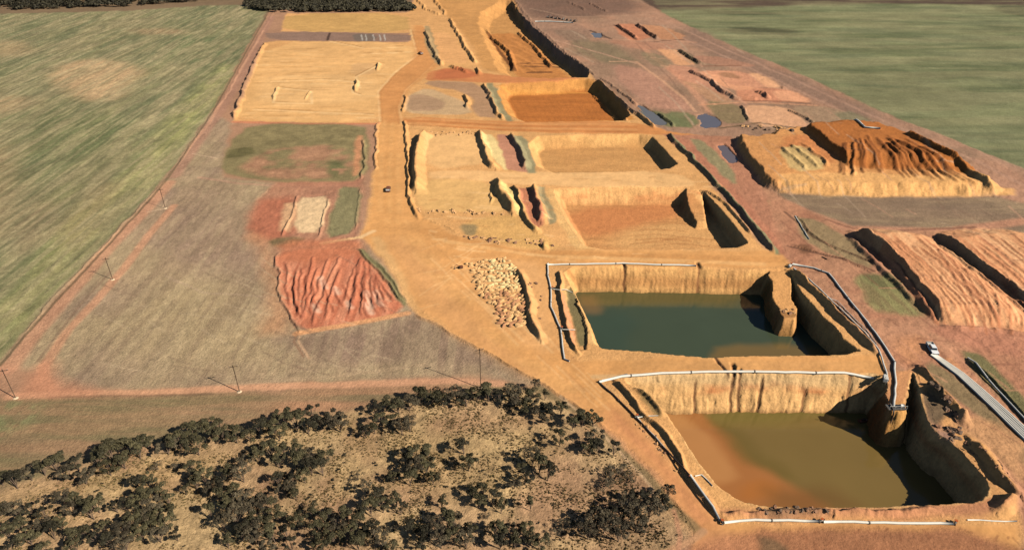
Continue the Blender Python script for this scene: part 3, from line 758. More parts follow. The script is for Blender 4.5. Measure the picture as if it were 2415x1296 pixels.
# peach heaps
frus(PE1, 3.4, 8.5, rough=.07)
frus(PE2, 3.4, 10.5, rough=.07)
fan([(2040, 552), (2190, 562)], [(2225, 765), (2440, 780)], 20, .24, .9, (196, 122, 80), bow=10, z=3)
fan([(2190, 565), (2300, 630), (2420, 740)], [(2300, 770), (2440, 775)], 8, .2, .8, (196, 122, 80), bow=6, z=3)
fan([(2240, 552), (2420, 545)], [(2440, 730), (2600, 700)], 14, .24, 1.0, (196, 122, 80), bow=8, z=3)
for pts in ([(2225, 575), (2290, 625), (2350, 675), (2440, 740)], [(2215, 585), (2280, 640), (2340, 690), (2430, 760)]):
    ridge(pts, 1.0, 1.6, 1.6)
ridge([(2225, 772), (2320, 780), (2440, 790)], .7, 1, 1.5, var=.8)
# fill pad and burnt-orange heap
PADR = [(1722, 322), (1790, 330), (1870, 302), (2080, 302), (2160, 340), (2280, 398), (2398, 462), (2100, 463), (1850, 460), (1800, 440), (1760, 390)]
frus(PADR, 3.8, 5.5, rough=.15, gully=.7, steep=2.6)
for L in ([(1846, 342), (1878, 370), (1900, 392)], [(1866, 337), (1900, 362), (1930, 388)], [(1890, 334), (1925, 356), (1955, 384)]):
    ridge(L, .9, 2.0, 2.2, z=5, var=.5, seed=12)
frus(HEAP, 3.6, 9.0, rough=.15, gully=.5, steep=2.0)
ridge([(2130, 322), (2200, 352), (2290, 396), (2352, 430)], 2.2, 2.4, 3, z=6)
fan([(1990, 322), (2120, 322)], [(1985, 398), (2120, 404), (2290, 414)], 15, .65, 1.5, (128, 70, 32), z=7, cw=.7)
fan([(2070, 325), (2150, 340)], [(2170, 404), (2310, 416)], 5, .9, 1.8, (128, 70, 32), z=7, cw=.7)
# old-cut windrows
for pts, h in (([(1000, 318), (985, 345), (980, 400), (984, 450)], 4.2), ([(1128, 312), (1142, 345), (1152, 385), (1165, 398)], 2.8),
               ([(1205, 320), (1222, 350), (1240, 395)], 2.6), ([(1170, 428), (1182, 460), (1208, 500)], 3.6), ([(1213, 440), (1225, 480), (1245, 520), (1265, 545)], 2.0),
               ([(1256, 442), (1268, 480), (1278, 520)], 3.0), ([(1138, 200), (1160, 235), (1182, 282)], 2.2), ([(1158, 455), (1160, 478)], 1.0),
               ([(1005, 75), (1015, 110), (1040, 155)], 2.2), ([(1060, 45), (1090, 100), (1118, 148)], 2.2), ([(1095, 225), (1105, 255)], 2.0),
               ([(1700, 445), (1760, 515), (1825, 595)], 2.0), ([(1575, 318), (1640, 385), (1700, 445)], 2.0),
               ([(1205, -10), (1260, 60), (1330, 120), (1402, 178)], 1.1), ([(1408, 190), (1450, 230), (1500, 270), (1540, 300)], 2.2), ([(1420, 185), (1480, 230), (1520, 265)], 1.2),
               ([(1400, 205), (1440, 240), (1480, 285)], 1.2), ([(1285, 575), (1288, 588)], 1.6),
               ([(1770, 550), (1700, 470), (1660, 450)], 1.2),
               ([(855, 330), (862, 380), (850, 420)], 1.0), ([(772, 470), (752, 560)], .7), ([(705, 460), (668, 560)], .8), ([(850, 445), (838, 540)], .5),
               ([(892, 290), (886, 350), (882, 400)], 1.0), ([(955, 285), (958, 340), (962, 420), (966, 480), (985, 512)], 1.4),
               ([(955, 225), (952, 262)], 1.4), ([(845, 590), (900, 650), (950, 712)], .8), ([(655, 600), (655, 680), (680, 740), (705, 778)], .8),
               ([(625, 105), (600, 150), (575, 210), (552, 278)], 2.2), ([(840, 190), (838, 215)], 1.8), ([(895, 150), (888, 165)], 1.8), ([(655, 205), (645, 235)], 1.4),
               ([(730, 215), (720, 235)], 1.0), ([(1275, 800), (1250, 745), (1243, 690), (1235, 660), (1222, 640)], 2.2),
               ([(1880, 510), (1905, 545), (1960, 580), (2060, 620)], .6), ([(1870, 578), (1990, 612), (2060, 645)], .6), ([(2280, 850), (2340, 900), (2440, 1010)], 1.2),
               ([(1455, 60), (1500, 90)], 2.2), ([(1500, 58), (1548, 92)], 2.4), ([(1600, 120), (1655, 152)], 2.2), ([(1628, 168), (1660, 184), (1684, 197), (1690, 208), (1712, 222), (1736, 233), (1790, 235)], 2.2), ([(1780, 216), (1798, 222), (1812, 231)], 2.4), ([(1842, 206), (1850, 209)], 2.0), ([(1060, 157), (1100, 172)], 2.2), ([(1122, 162), (1130, 176)], 2.0),
               ([(1390, 8), (1430, 28)], 1.6), ([(1340, 5), (1380, 24)], 1.6), ([(1750, 250), (1765, 285)], 1.4), ([(1860, 258), (1925, 292)], 1.4), ([(1555, 268), (1590, 298)], 1.4),
               ([(1145, 62), (1200, 100), (1212, 145)], 2.6), ([(1222, 58), (1262, 90), (1300, 135)], 2.2), ([(985, 0), (1000, 20), (1035, 35)], 2.0), ([(1025, 0), (1050, 35)], 2.0)):
    ridge(pts, h * .82)
# road edges
for pts in ([(985, 742), (1130, 822), (1290, 912), (1440, 1010)], [(1000, 515), (1080, 545)], [(890, 620), (960, 710)]):
    ridge(pts, .5, .8, .8)
ridge([(645, 30), (590, 120), (540, 215), (500, 268), (400, 415), (330, 490), (180, 645), (60, 780)], .35, .8, .8)
# patches of furrows
fan([(672, 606), (850, 600), (880, 640)], [(690, 740), (730, 765), (850, 750), (945, 725)], 17, .5, 1.0, (176, 98, 70), bow=-5)
fan([(690, 640), (880, 680)], [(705, 755), (930, 728)], 9, .4, .8, (176, 92, 62), bow=-8)
ribs([(1080, 80), (1190, 60), (1300, 140), (1240, 175), (1150, 150)], (1100, 100), (1300, 108), 9, .5)
ribs([(1140, 62), (1250, 62), (1330, 140), (1230, 150)], (1180, 80), (1300, 128), 9, .8)
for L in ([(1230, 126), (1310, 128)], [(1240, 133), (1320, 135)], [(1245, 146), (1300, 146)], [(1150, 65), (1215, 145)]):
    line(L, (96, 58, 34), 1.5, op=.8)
ridge([(1240, 178), (1250, 178)], 2.5, 3, 3)
# terrain roughness
ruf = 0.10 * fbm(GX / 1.8, GY / 1.8, 901, 4) + 0.25 * fbm(GX / 22, GY / 22, 905, 3)
dist = ((REG == region('worked_ground')) | (REG == region('spoil_pad')) | (REG == region('scrub_ground'))).astype(float)
Zt += ruf * (1 + 1.2 * dist)
pitm = (REG == region('mine_pit')).astype(float)
Z2 = Zt.reshape(NV, NU)
gy_ = np.gradient(Z2, axis=0) / np.gradient(Yr)[:, None]
gx_ = np.gradient(Z2, axis=1) / np.gradient(GX.reshape(NV, NU), axis=1)
slope = np.hypot(gx_, gy_).ravel()
Zt += np.clip(slope - .35, 0, 1) * 0.25 * fbm(GX / 1.1, GY / 2.6, 911, 4) + pitm * .05 * fbm(GX / 3, GY / 1.2, 915, 3)
# hollows for the little grey ponds
PONDS = [[(1492, 244), (1520, 248), (1575, 290), (1560, 296), (1535, 290)], [(1640, 270), (1665, 266), (1695, 280), (1700, 298), (1655, 302)], [(1688, 340), (1715, 340), (1742, 375), (1735, 385), (1708, 382)], [(1388, 76), (1418, 76), (1418, 88), (1398, 90)]]
for p in PONDS:
    frus(p, -1.0, 2.0)
ORD = ['first', 'second', 'third', 'fourth', 'fifth', 'sixth', 'seventh', 'eighth', 'ninth', 'tenth'] + ['%dth' % k for k in range(11, 21)] + ['21st', '22nd', '23rd', '24th']
# ------------------------------------------------------------------ materials
def new_mat(name):
    m = bpy.data.materials.new(name); m.use_nodes = True
    n = m.node_tree; b = n.nodes['Principled BSDF']
    return m, n, b

def land_mat(name, s1, s2, amp, bump, bscale, rough=0.95):
    m, n, b = new_mat(name)
    at = n.nodes.new('ShaderNodeAttribute'); at.attribute_name = 'land_colour'
    tc = n.nodes.new('ShaderNodeTexCoord')
    def noise(sc, det, ro=.6):
        x = n.nodes.new('ShaderNodeTexNoise'); x.inputs['Scale'].default_value = sc
        x.inputs['Detail'].default_value = det; x.inputs['Roughness'].default_value = ro
        n.links.new(tc.outputs['Object'], x.inputs['Vector']); return x
    a = noise(s1, 6); c = noise(s2, 3)
    r1 = n.nodes.new('ShaderNodeMapRange'); r1.inputs[1].default_value = .3; r1.inputs[2].default_value = .7
    r1.inputs[3].default_value = 1 - amp; r1.inputs[4].default_value = 1 + amp
    n.links.new(a.outputs['Fac'], r1.inputs[0])
    r2 = n.nodes.new('ShaderNodeMapRange'); r2.inputs[1].default_value = .3; r2.inputs[2].default_value = .7
    r2.inputs[3].default_value = 1 - amp * .6; r2.inputs[4].default_value = 1 + amp * .6
    n.links.new(c.outputs['Fac'], r2.inputs[0])
    mu = n.nodes.new('ShaderNodeMath'); mu.operation = 'MULTIPLY'
    n.links.new(r1.outputs[0], mu.inputs[0]); n.links.new(r2.outputs[0], mu.inputs[1])
    vm = n.nodes.new('ShaderNodeVectorMath'); vm.operation = 'SCALE'
    n.links.new(at.outputs['Color'], vm.inputs[0]); n.links.new(mu.outputs[0], vm.inputs['Scale'])
    n.links.new(vm.outputs[0], b.inputs['Base Color'])
    d = noise(bscale, 5, .65)
    bu = n.nodes.new('ShaderNodeBump'); bu.inputs['Strength'].default_value = 1.0; bu.inputs['Distance'].default_value = bump
    n.links.new(d.outputs['Fac'], bu.inputs['Height']); n.links.new(bu.outputs[0], b.inputs['Normal'])
    b.inputs['Roughness'].default_value = rough
    b.inputs['Specular IOR Level'].default_value = .15
    return m

M_soil = land_mat('loose_soil', 1.4, .35, .13, .22, 1.3)
M_road = land_mat('packed_sand', 1.0, .25, .07, .06, 1.2)
M_grass = land_mat('grass_cover', 1.8, .5, .20, .30, 1.6)
M_scrub = land_mat('dry_grass_soil', 2.2, .6, .26, .30, 2.0)
MATS = {'ground': M_soil, 'crop_field': M_grass, 'bare_paddock': M_grass, 'grassy_margin': M_grass, 'scrub_ground': M_scrub, 'sand_pad': M_road,
        'haul_road': M_road, 'worked_ground': M_soil, 'grass_patch': M_grass, 'furrowed_soil': M_soil, 'spoil_pad': M_soil, 'mine_pit': M_soil, 'dirt_ramp': M_soil}

def flat_mat(name, c, rough=.6, metal=0.0, amp=.12, sc=1.5, raw=False, spec=.4):
    m, n, b = new_mat(name)
    col = tuple(c) if raw else tuple(alb(c))
    x = n.nodes.new('ShaderNodeTexNoise'); x.inputs['Scale'].default_value = sc; x.inputs['Detail'].default_value = 5
    tc = n.nodes.new('ShaderNodeTexCoord'); n.links.new(tc.outputs['Object'], x.inputs['Vector'])
    cr = n.nodes.new('ShaderNodeMix'); cr.data_type = 'RGBA'
    cr.inputs[6].default_value = (*[v * (1 - amp) for v in col], 1)
    cr.inputs[7].default_value = (*[min(1, v * (1 + amp)) for v in col], 1)
    n.links.new(x.outputs['Fac'], cr.inputs[0]); n.links.new(cr.outputs[2], b.inputs['Base Color'])
    b.inputs['Roughness'].default_value = rough; b.inputs['Metallic'].default_value = metal
    b.inputs['Specular IOR Level'].default_value = spec
    return m

# ------------------------------------------------------------------ the land, split by cover
VID = np.arange(NPT).reshape(NV, NU)
quads = np.stack([VID[:-1, :-1], VID[:-1, 1:], VID[1:, 1:], VID[1:, :-1]], axis=-1).reshape(-1, 4)
QR = REG[quads[:, 0]]

def mesh_from(name, co, q, col, mat):
    me = bpy.data.meshes.new(name)
    me.vertices.add(len(co)); me.vertices.foreach_set('co', co.astype(np.float32).ravel())
    me.loops.add(q.size); me.loops.foreach_set('vertex_index', q.astype(np.int32).ravel())
    me.polygons.add(len(q)); me.polygons.foreach_set('loop_start', np.arange(0, q.size, 4, dtype=np.int32))
    me.polygons.foreach_set('use_smooth', np.ones(len(q), dtype=bool))
    me.update(calc_edges=True)
    if col is not None:
        at = me.color_attributes.new('land_colour', 'FLOAT_COLOR', 'POINT')
        at.data.foreach_set('color', np.concatenate([np.clip(col, 0, .9), np.ones((len(col), 1))], axis=1).astype(np.float32).ravel())
    me.materials.append(mat)
    o = bpy.data.objects.new(name, me); C.objects.link(o)
    return o

# broken, blocky relief on the steep faces: pieces pushed in and out sideways
sm = np.clip(slope - .7, 0, 1.0) * pitm * np.clip(1.5 - GY / 350, .3, 1)
ox = sm * (0.35 * fbm(GY / 1.6 + GX * .15, Zt / 1.5, 931, 4) + 0.22 * fbm(GY / .7, Zt / .8, 933, 2))
oy = sm * (0.35 * fbm(GX / 1.6 + GY * .15, Zt / 1.5, 937, 4) + 0.22 * fbm(GX / .7, Zt / .8, 939, 2))
CO = np.stack([GX + ox, GY + oy, Zt], axis=1)
for k, nm in enumerate(regions):
    q = quads[QR == k]
    if not len(q): continue
    used, inv = np.unique(q, return_inverse=True)
    o = mesh_from(nm, CO[used], inv.reshape(-1, 4), COL[used], MATS.get(nm, M_soil))
    o['kind'] = 'structure'
# the plain going on to the horizon round the detailed sheet
brd = np.concatenate([VID[0, :], VID[1:, -1], VID[-1, :-1][::-1], VID[1:-1, 0][::-1]])[::1]
bc = CO[brd]
rings = [bc]
for f in (1.25, 2.2, 6.0, 20.0):
    r = bc.copy(); cx, cy = 0.0, 450.0
    r[:, 0] = cx + (bc[:, 0] - cx) * f; r[:, 1] = cy + (bc[:, 1] - cy) * f; r[:, 2] = bc[:, 2] * 0.0
    rings.append(r)
co = np.concatenate(rings); nb = len(bc)
qs = []
for k in range(len(rings) - 1):
    i = np.arange(nb); j = (i + 1) % nb
    qs.append(np.stack([k * nb + i, (k + 1) * nb + i, (k + 1) * nb + j, k * nb + j], axis=1))
colr = np.concatenate([COL[brd]] + [np.repeat(alb((122, 112, 76))[None] , nb, 0)] * (len(rings) - 1))
o = mesh_from('distant_plain', co, np.concatenate(qs), colr, M_grass)
o['kind'] = 'structure'

def hz(x, y):
    """height of the ground at a point"""
    v = np.interp(y, Yr, np.arange(NV)); i = int(min(NV - 2, max(0, v)))
    u = (x / (72.0 + 0.625 * y) + 1) / 2 * (NU - 1); j = int(min(NU - 2, max(0, u)))
    fv, fu = v - i, u - j
    a = Zt[VID[i, j]] * (1 - fu) + Zt[VID[i, j + 1]] * fu
    b = Zt[VID[i + 1, j]] * (1 - fu) + Zt[VID[i + 1, j + 1]] * fu
    return float(a * (1 - fv) + b * fv)

def G(px, py, dz=0.0, z=None):
    """a point on the ground under a pixel, found by walking down the ray"""
    zz = 0.0 if z is None else z
    for _ in range(6):
        x, y = W(px, py, zz)
        if z is None: zz = hz(x, y)
    x, y = W(px, py, zz)
    return Vector((x, y, zz + dz))

# ------------------------------------------------------------------ water
def water_mat():
    m, n, b = new_mat('muddy_water')
    at = n.nodes.new('ShaderNodeAttribute'); at.attribute_name = 'land_colour'
    n.links.new(at.outputs['Color'], b.inputs['Base Color'])
    b.inputs['Roughness'].default_value = .12; b.inputs['Specular IOR Level'].default_value = .35
    x = n.nodes.new('ShaderNodeTexNoise'); x.inputs['Scale'].default_value = .8; x.inputs['Detail'].default_value = 3
    tc = n.nodes.new('ShaderNodeTexCoord'); n.links.new(tc.outputs['Object'], x.inputs['Vector'])
    bu = n.nodes.new('ShaderNodeBump'); bu.inputs['Strength'].default_value = .15; bu.inputs['Distance'].default_value = .03
    n.links.new(x.outputs['Fac'], bu.inputs['Height']); n.links.new(bu.outputs[0], b.inputs['Normal'])
    return m
M_water = water_mat()
def water(name, P, z, base, layers, res=.8, label=None):
    Q = WP(smooth_poly(P)); x0, y0 = Q.min(0) - 1; x1, y1 = Q.max(0) + 1
    nx, ny = int((x1 - x0) / res) + 2, int((y1 - y0) / res) + 2
    X, Y = np.meshgrid(np.linspace(x0, x1, nx), np.linspace(y0, y1, ny))
    x, y = X.ravel(), Y.ravel()
    inside = sdf(Q, x, y)
    col = np.repeat(alb(base)[None], len(x), 0)
    wx = x + 4 * fbm(x / 14, y / 14, 71, 4); wy = y + 4 * fbm(x / 14, y / 14, 72, 4)
    for pl, c, soft, op in layers:
        a = sstep(-soft, soft, sdf(WP(smooth_poly(pl), z), wx, wy)) * op
        col = col * (1 - a[:, None]) + alb(c)[None] * a[:, None]
    col *= np.exp(.06 * fbm(x / 9, y / 9, 73, 3))[:, None]
    I = np.arange(nx * ny).reshape(ny, nx)
    q = np.stack([I[:-1, :-1], I[:-1, 1:], I[1:, 1:], I[1:, :-1]], axis=-1).reshape(-1, 4)
    q = q[inside[q].max(axis=1) > -.2]
    used, inv = np.unique(q, return_inverse=True)
    co = np.stack([x, y, np.full_like(x, z)], 1)[used]
    o = mesh_from(name, co, inv.reshape(-1, 4), col[used], M_water)
    o['kind'] = 'structure'
    return o
water('pond_water', PITA, WATER_A, (126, 102, 54), [
    ([(1560, 960), (1690, 965), (1735, 1040), (1800, 1110), (1900, 1170), (1990, 1230), (1600, 1230), (1540, 1100)], (172, 110, 58), 1.8, .95),
    ([(1560, 960), (1640, 975), (1700, 1050), (1740, 1110), (1700, 1140), (1560, 1100)], (196, 138, 80), 2.0, .7),
    ([(1740, 1140), (1820, 1140), (1830, 1190), (1740, 1190)], (178, 108, 44), 2.0, .6),
    ([(1800, 1150), (1960, 1150), (2060, 1210), (1800, 1230)], (116, 82, 42), 4, .6),
    ([(1680, 960), (2080, 955), (2080, 985), (1720, 1000)], (120, 106, 50), 3, .7),
    ([(1690, 980), (1740, 1000), (1780, 1060), (1860, 1120), (1830, 1130), (1740, 1070), (1700, 1020)], (112, 92, 42), 2.0, .6)])
water('pond_water', PITB, WATER_B, (70, 80, 60), [
    ([(1340, 680), (1830, 670), (1830, 705), (1600, 712), (1370, 730)], (104, 92, 50), 3.0, .8),
    ([(1360, 700), (1400, 700), (1410, 740), (1370, 740)], (150, 110, 64), 2.0, .5),
    ([(1700, 815), (1930, 810), (1960, 860), (1660, 860)], (126, 100, 56), 2.5, .8),
    ([(1340, 740), (1500, 740), (1480, 860), (1360, 860)], (60, 78, 64), 4, .5)])
for P, c in zip(PONDS, ((112, 110, 108), (104, 100, 106), (108, 98, 100), (110, 108, 108))):
    water('puddle', P, -.35, c, [], res=2.0)

# ------------------------------------------------------------------ object helpers
def put(o, label, cat, group=None):
    o['label'] = label; o['category'] = cat
    if group: o['group'] = group
    return o
def empty(name, loc, rz=0.0):
    o = bpy.data.objects.new(name, None); C.objects.link(o); o.location = loc; o.rotation_euler = (0, 0, rz)
    return o
def link_bm(name, bm, mat, parent=None, smooth=False):
    me = bpy.data.meshes.new(name); bm.to_mesh(me); bm.free()
    for m in (mat if isinstance(mat, (list, tuple)) else [mat]): me.materials.append(m)
    if smooth: me.polygons.foreach_set('use_smooth', [True] * len(me.polygons))
    o = bpy.data.objects.new(name, me); C.objects.link(o)
    if parent: o.parent = parent
    return o
def box(bm, c, s, rz=0.0, taper=1.0, bev=0.0):
    r = bmesh.ops.create_cube(bm, size=1.0)
    vs = r['verts']
    for v in vs:
        k = taper if v.co.z > 0 else 1.0
        v.co = Vector((v.co.x * s[0] * k, v.co.y * s[1] * k, v.co.z * s[2]))
    if rz: bmesh.ops.rotate(bm, verts=vs, cent=(0, 0, 0), matrix=Matrix.Rotation(rz, 3, 'Z'))
    bmesh.ops.translate(bm, verts=vs, vec=c)
    if bev:
        es = {e for v in vs for e in v.link_edges}
        bmesh.ops.bevel(bm, geom=list(es), offset=bev, segments=1, affect='EDGES')
    return vs
def tube(bm, pts, r, seg=8, cap=True):
    pts = [Vector(p) for p in pts]; rings = []
    for i, p in enumerate(pts):
        d = (pts[min(i + 1, len(pts) - 1)] - pts[max(i - 1, 0)]).normalized()
        up = Vector((0, 0, 1)) if abs(d.z) < .9 else Vector((1, 0, 0))
        a = d.cross(up).normalized(); b = a.cross(d).normalized()
        rr = r[i] if isinstance(r, (list, tuple)) else r
        rings.append([bm.verts.new(p + (a * math.cos(t) + b * math.sin(t)) * rr) for t in [2 * math.pi * k / seg for k in range(seg)]])
    for i in range(len(rings) - 1):
        for k in range(seg):
            bm.faces.new((rings[i][k], rings[i][(k + 1) % seg], rings[i + 1][(k + 1) % seg], rings[i + 1][k]))
    if cap:
        bm.faces.new(rings[0]); bm.faces.new(rings[-1][::-1])
def resample(P, step):
    out = [P[0]]
    for a, b in zip(P[:-1], P[1:]):
        n = max(1, int((b - a).length / step))
        for k in range(1, n + 1): out.append(a.lerp(b, k / n))
    return out

M_white = flat_mat('white_poly', (232, 224, 205), .5)
M_greyp = flat_mat('grey_poly', (206, 202, 190), .5)
M_black = flat_mat('black_poly', (52, 44, 40), .5)
M_steel = flat_mat('dull_steel', (120, 114, 104), .45, .4)
M_paint = flat_mat('white_vehicle_paint', (236, 236, 232), .3, raw=False)
M_glass = flat_mat('dark_glass', (30, 34, 38), .1, spec=.8)
M_tyre = flat_mat('tyre_rubber', (34, 32, 30), .9)
M_wood = flat_mat('weathered_pole_timber', (96, 74, 54), .9, sc=3)
M_cer = flat_mat('insulator_ceramic', (150, 140, 128), .3)
M_red = flat_mat('orange_machine_paint', (190, 96, 44), .5)
M_rust = flat_mat('rusty_brown', (120, 68, 44), .8)

# ------------------------------------------------------------------ pipes
def pipe(px, r, mat, label, cat='pipe', group=None, lift=None, step=2.5, onz=None, joints=True):
    P = [G(*p, z=onz) if onz is not None else G(*p) for p in px]
    P = resample(P, step)
    root = empty('pipeline', P[0])
    for i, p in enumerate(P):
        z = hz(p.x, p.y) if onz is None else p.z
        p.z = z + (lift if lift is not None else r * .9)
        p.x += rng.uniform(-.12, .12); p.y += rng.uniform(-.12, .12)
    # keep it from dipping through small bumps
    for _ in range(2):
        for i in range(1, len(P) - 1): P[i].z = max(P[i].z, (P[i - 1].z + P[i + 1].z) / 2)
    r *= .85
    bm = bmesh.new(); tube(bm, [p - root.location for p in P], r, 8)
    link_bm('pipe_run', bm, mat, root, True)
    if joints:
        k = 3
        while k < len(P) - 2:
            bm = bmesh.new(); d = (P[k + 1] - P[k]).normalized()
            tube(bm, [P[k] - d * .12 - root.location, P[k] + d * .12 - root.location], r * 1.35, 8)
            link_bm('coupling', bm, M_steel, root, False); k += 6
    return put(root, label, cat, group)
pipe([(1290, 625), (1380, 624), (1470, 624), (1560, 626), (1642, 628)], .34, M_white, 'white pipe running along the far edge of the green pond')
pipe([(1292, 622), (1291, 650), (1300, 683), (1299, 725), (1323, 777), (1326, 815), (1331, 848), (1342, 853)], .30, M_greyp, 'grey white pipe winding down the left side of the green pond')
pipe([(1420, 900), (1465, 889), (1560, 882), (1700, 878), (1780, 878), (1900, 880), (1990, 881), (2060, 885)], .42, M_white, 'curved white pipe along the far edge of the brown pond')
pipe([(1412, 902), (1450, 892), (1480, 886)], .40, M_white, 'short white pipe lying doubled at the left corner of the brown pond')
pipe([(1415, 904), (1460, 945), (1500, 985), (1560, 1050), (1625, 1128)], .26, M_black, 'black pipe along the red road beside the brown pond, upper length')
pipe([(1502, 984), (1560, 1046), (1626, 1126)], .14, M_greyp, 'thin pale hose beside the black pipe above the valve stand')
pipe([(1626, 1130), (1660, 1175), (1698, 1228)], .30, M_greyp, 'grey pipe along the red road beside the brown pond, lower length')
pipe([(1708, 1233), (1780, 1227), (1860, 1228), (1932, 1230), (1990, 1231)][:4], .34, M_white, 'white pipe along the near edge of the brown pond, left length')
pipe([(1942, 1231), (2050, 1233), (2150, 1235), (2248, 1236)], .34, M_white, 'white pipe along the near edge of the brown pond, right length')
pipe([(2282, 1226), (2340, 1228), (2398, 1229)], .16, M_white, 'thin white pipe lying at the bottom right corner of the brown pond')
pipe([(1868, 624), (1920, 634), (1955, 646), (1990, 692), (2045, 762), (2088, 822), (2109, 856), (2111, 905), (2108, 962)], .36, M_greyp, 'long grey pipe curving from the road junction down to the pump platform')
pipe([(1872, 634), (1930, 682), (1990, 738), (2040, 786), (2072, 826), (2084, 862), (2094, 898)], .30, M_greyp, 'pale pipe on the bank between the green pond and the long curved pipe')
pipe([(1948, 700), (1975, 712), (2008, 745), (2045, 780), (2068, 812)], .14, M_greyp, 'thin pale hose looping beside the bank pipe above the green pond')
pipe([(2282, 845), (2330, 898), (2380, 952), (2440, 1015)], .26, M_greyp, 'thin pale pipe lying on the grassed bank at the right edge')
pipe([(1875, 510), (1892, 538), (1908, 565)], .22, M_greyp, 'short pale pipe on the green patch right of the red road')
pipe([(1304, 682), (1320, 684), (1334, 686), (1350, 690)], .12, M_white, 'thin white spur hose into the green pond, upper one', group='spur hoses over the pond banks')
pipe([(1326, 777), (1342, 777), (1356, 778)], .12, M_white, 'thin white spur hose into the green pond, lower one', group='spur hoses over the pond banks')
pipe([(1504, 984), (1530, 980), (1552, 980)], .12, M_white, 'thin white spur hose into the brown pond, upper one', group='spur hoses over the pond banks')
pipe([(1640, 1122), (1656, 1120), (1668, 1132), (1680, 1146)], .16, M_white, 'bent white hose on the left bank of the brown pond', group='spur hoses over the pond banks')
pipe([(1938, 606), (1950, 612)], .2, M_black, 'stub of black pipe at the road junction')
pipe([(1990, 301), (2040, 302), (2075, 305)], .5, M_white, 'pale pipe lying behind the burnt orange heap')
pipe([(1262, 52), (1300, 52), (1352, 55)], .5, M_greyp, 'faint pale pipe far off beside the row of machines')
# the broad bundle of pale pipes
bund = empty('pipe_bundle', G(2195, 838))
for k in range(6):
    P = [G(2195 + k * 1.6, 838 - k * .5), G(2258 + k * 2.6, 886 - k * .8), G(2302 + k * 3.4, 928 - k * 1.0), G(2360 + k * 4.2, 984 - k * 1.2), G(2440 + k * 5.0, 1062 - k * 1.4)]
    P = resample(P, 3); z0 = .0
    for p in P: p.z = max(hz(p.x, p.y), 0) + .26
    bm = bmesh.new(); tube(bm, [p - bund.location for p in P], .29, 8)
    link_bm('pipe', bm, M_white, bund, True)
put(bund, 'broad bundle of parallel pale pipes running off to the right edge', 'pipes')

# valve stands
def valve(px, py, label):
    r = empty('valve_stand', G(px, py), rng.random() * 3)
    bm = bmesh.new(); tube(bm, [(-.7, 0, .5), (.7, 0, .5)], .22, 8); link_bm('valve_body', bm, M_steel, r, True)
    bm = bmesh.new(); tube(bm, [(0, 0, .5), (0, 0, 1.0)], .07, 6); link_bm('spindle', bm, M_steel, r)
    bm = bmesh.new(); bmesh.ops.create_cone(bm, cap_ends=True, segments=12, radius1=.35, radius2=.35, depth=.06, matrix=Matrix.Translation((0, 0, 1.02))); link_bm('handwheel', bm, M_red, r)
    for s in (-1, 1):
        bm = bmesh.new(); box(bm, (s * .5, 0, .14), (.16, .5, .30)); link_bm('foot', bm, M_steel, r)
    put(r, label, 'valve')
valve(1303, 682, 'upper small valve stand on the pipe left of the green pond')
valve(1325, 776, 'lower small valve stand on the pipe left of the green pond')
valve(1502, 984, 'small valve stand where the thin hose crosses to the brown pond')
valve(1627, 1128, 'small valve stand halfway down the red road pipe')
valve(1702, 1232, 'small valve stand at the near left corner of the brown pond')
valve(1937, 1230, 'small dark valve stand in the middle of the near white pipe')
valve(2252, 1234, 'small dark valve stand at the right end of the near white pipe')
valve(1866, 626, 'small valve stand at the road junction by the green pond')

# pumps
def pump(loc, rz, label, s=1.0, col=None):
    r = empty('pump_trailer', loc, rz); r.scale = (s, s, s)
    bm = bmesh.new(); box(bm, (0, 0, 1.15), (2.6, 1.3, 1.2), bev=.08); link_bm('engine_canopy', bm, col or M_greyp, r)
    bm = bmesh.new(); box(bm, (0, 0, .5), (3.4, 1.4, .16)); link_bm('chassis', bm, M_steel, r)
    bm = bmesh.new(); tube(bm, [(1.3, 0, .9), (2.1, 0, .9)], .45, 12); link_bm('pump_head', bm, M_steel, r, True)
    bm = bmesh.new(); tube(bm, [(2.1, 0, .9), (2.6, 0, .5), (3.0, 0, .1)], .17, 8); link_bm('suction_hose', bm, M_black, r, True)
    bm = bmesh.new(); tube(bm, [(-1.0, .3, 1.75), (-1.0, .3, 2.3)], .07, 6); link_bm('exhaust', bm, M_steel, r)
    bm = bmesh.new(); tube(bm, [(-1.7, 0, .5), (-2.7, 0, .4)], .06, 6); link_bm('drawbar', bm, M_steel, r)
    for sy in (-1, 1):
        bm = bmesh.new(); tube(bm, [(0, sy * .72, .35), (0, sy * .92, .35)], .35, 12); link_bm('wheel', bm, M_tyre, r)
    put(r, label, 'pump')
pump(G(2086, 897), 1.2, 'grey pump trailer on the corner between the two ponds', .8)
pump(G(1862, 630), .8, 'pump trailer at the junction above the green pond', .55, M_greyp)
# pump platform at the end of the tongue
pl = empty('pump_platform', G(2112, 962) + Vector((0, 0, .1)))
bm = bmesh.new(); box(bm, (0, 0, .25), (4.6, 2.0, .18)); link_bm('deck', bm, M_steel, pl)
for x in (-2.2, -.75, .75, 2.2):
    bm = bmesh.new(); tube(bm, [(x, -.95, .3), (x, -.95, 1.4)], .05, 6); link_bm('rail_post', bm, M_greyp, pl)
bm = bmesh.new(); tube(bm, [(-2.2, -.95, 1.4), (2.2, -.95, 1.4)], .05, 6); link_bm('handrail', bm, M_greyp, pl)
bm = bmesh.new(); tube(bm, [(1.0, 0, .8), (2.0, 0, .8)], .4, 12); link_bm('pump_motor', bm, M_greyp, pl, True)
bm = bmesh.new(); tube(bm, [(-1.2, .9, .6), (-1.2, -1.2, .5), (-1.2, -1.7, -.6), (-1.2, -1.9, -7)], .2, 8); link_bm('suction_pipe', bm, M_black, pl, True)
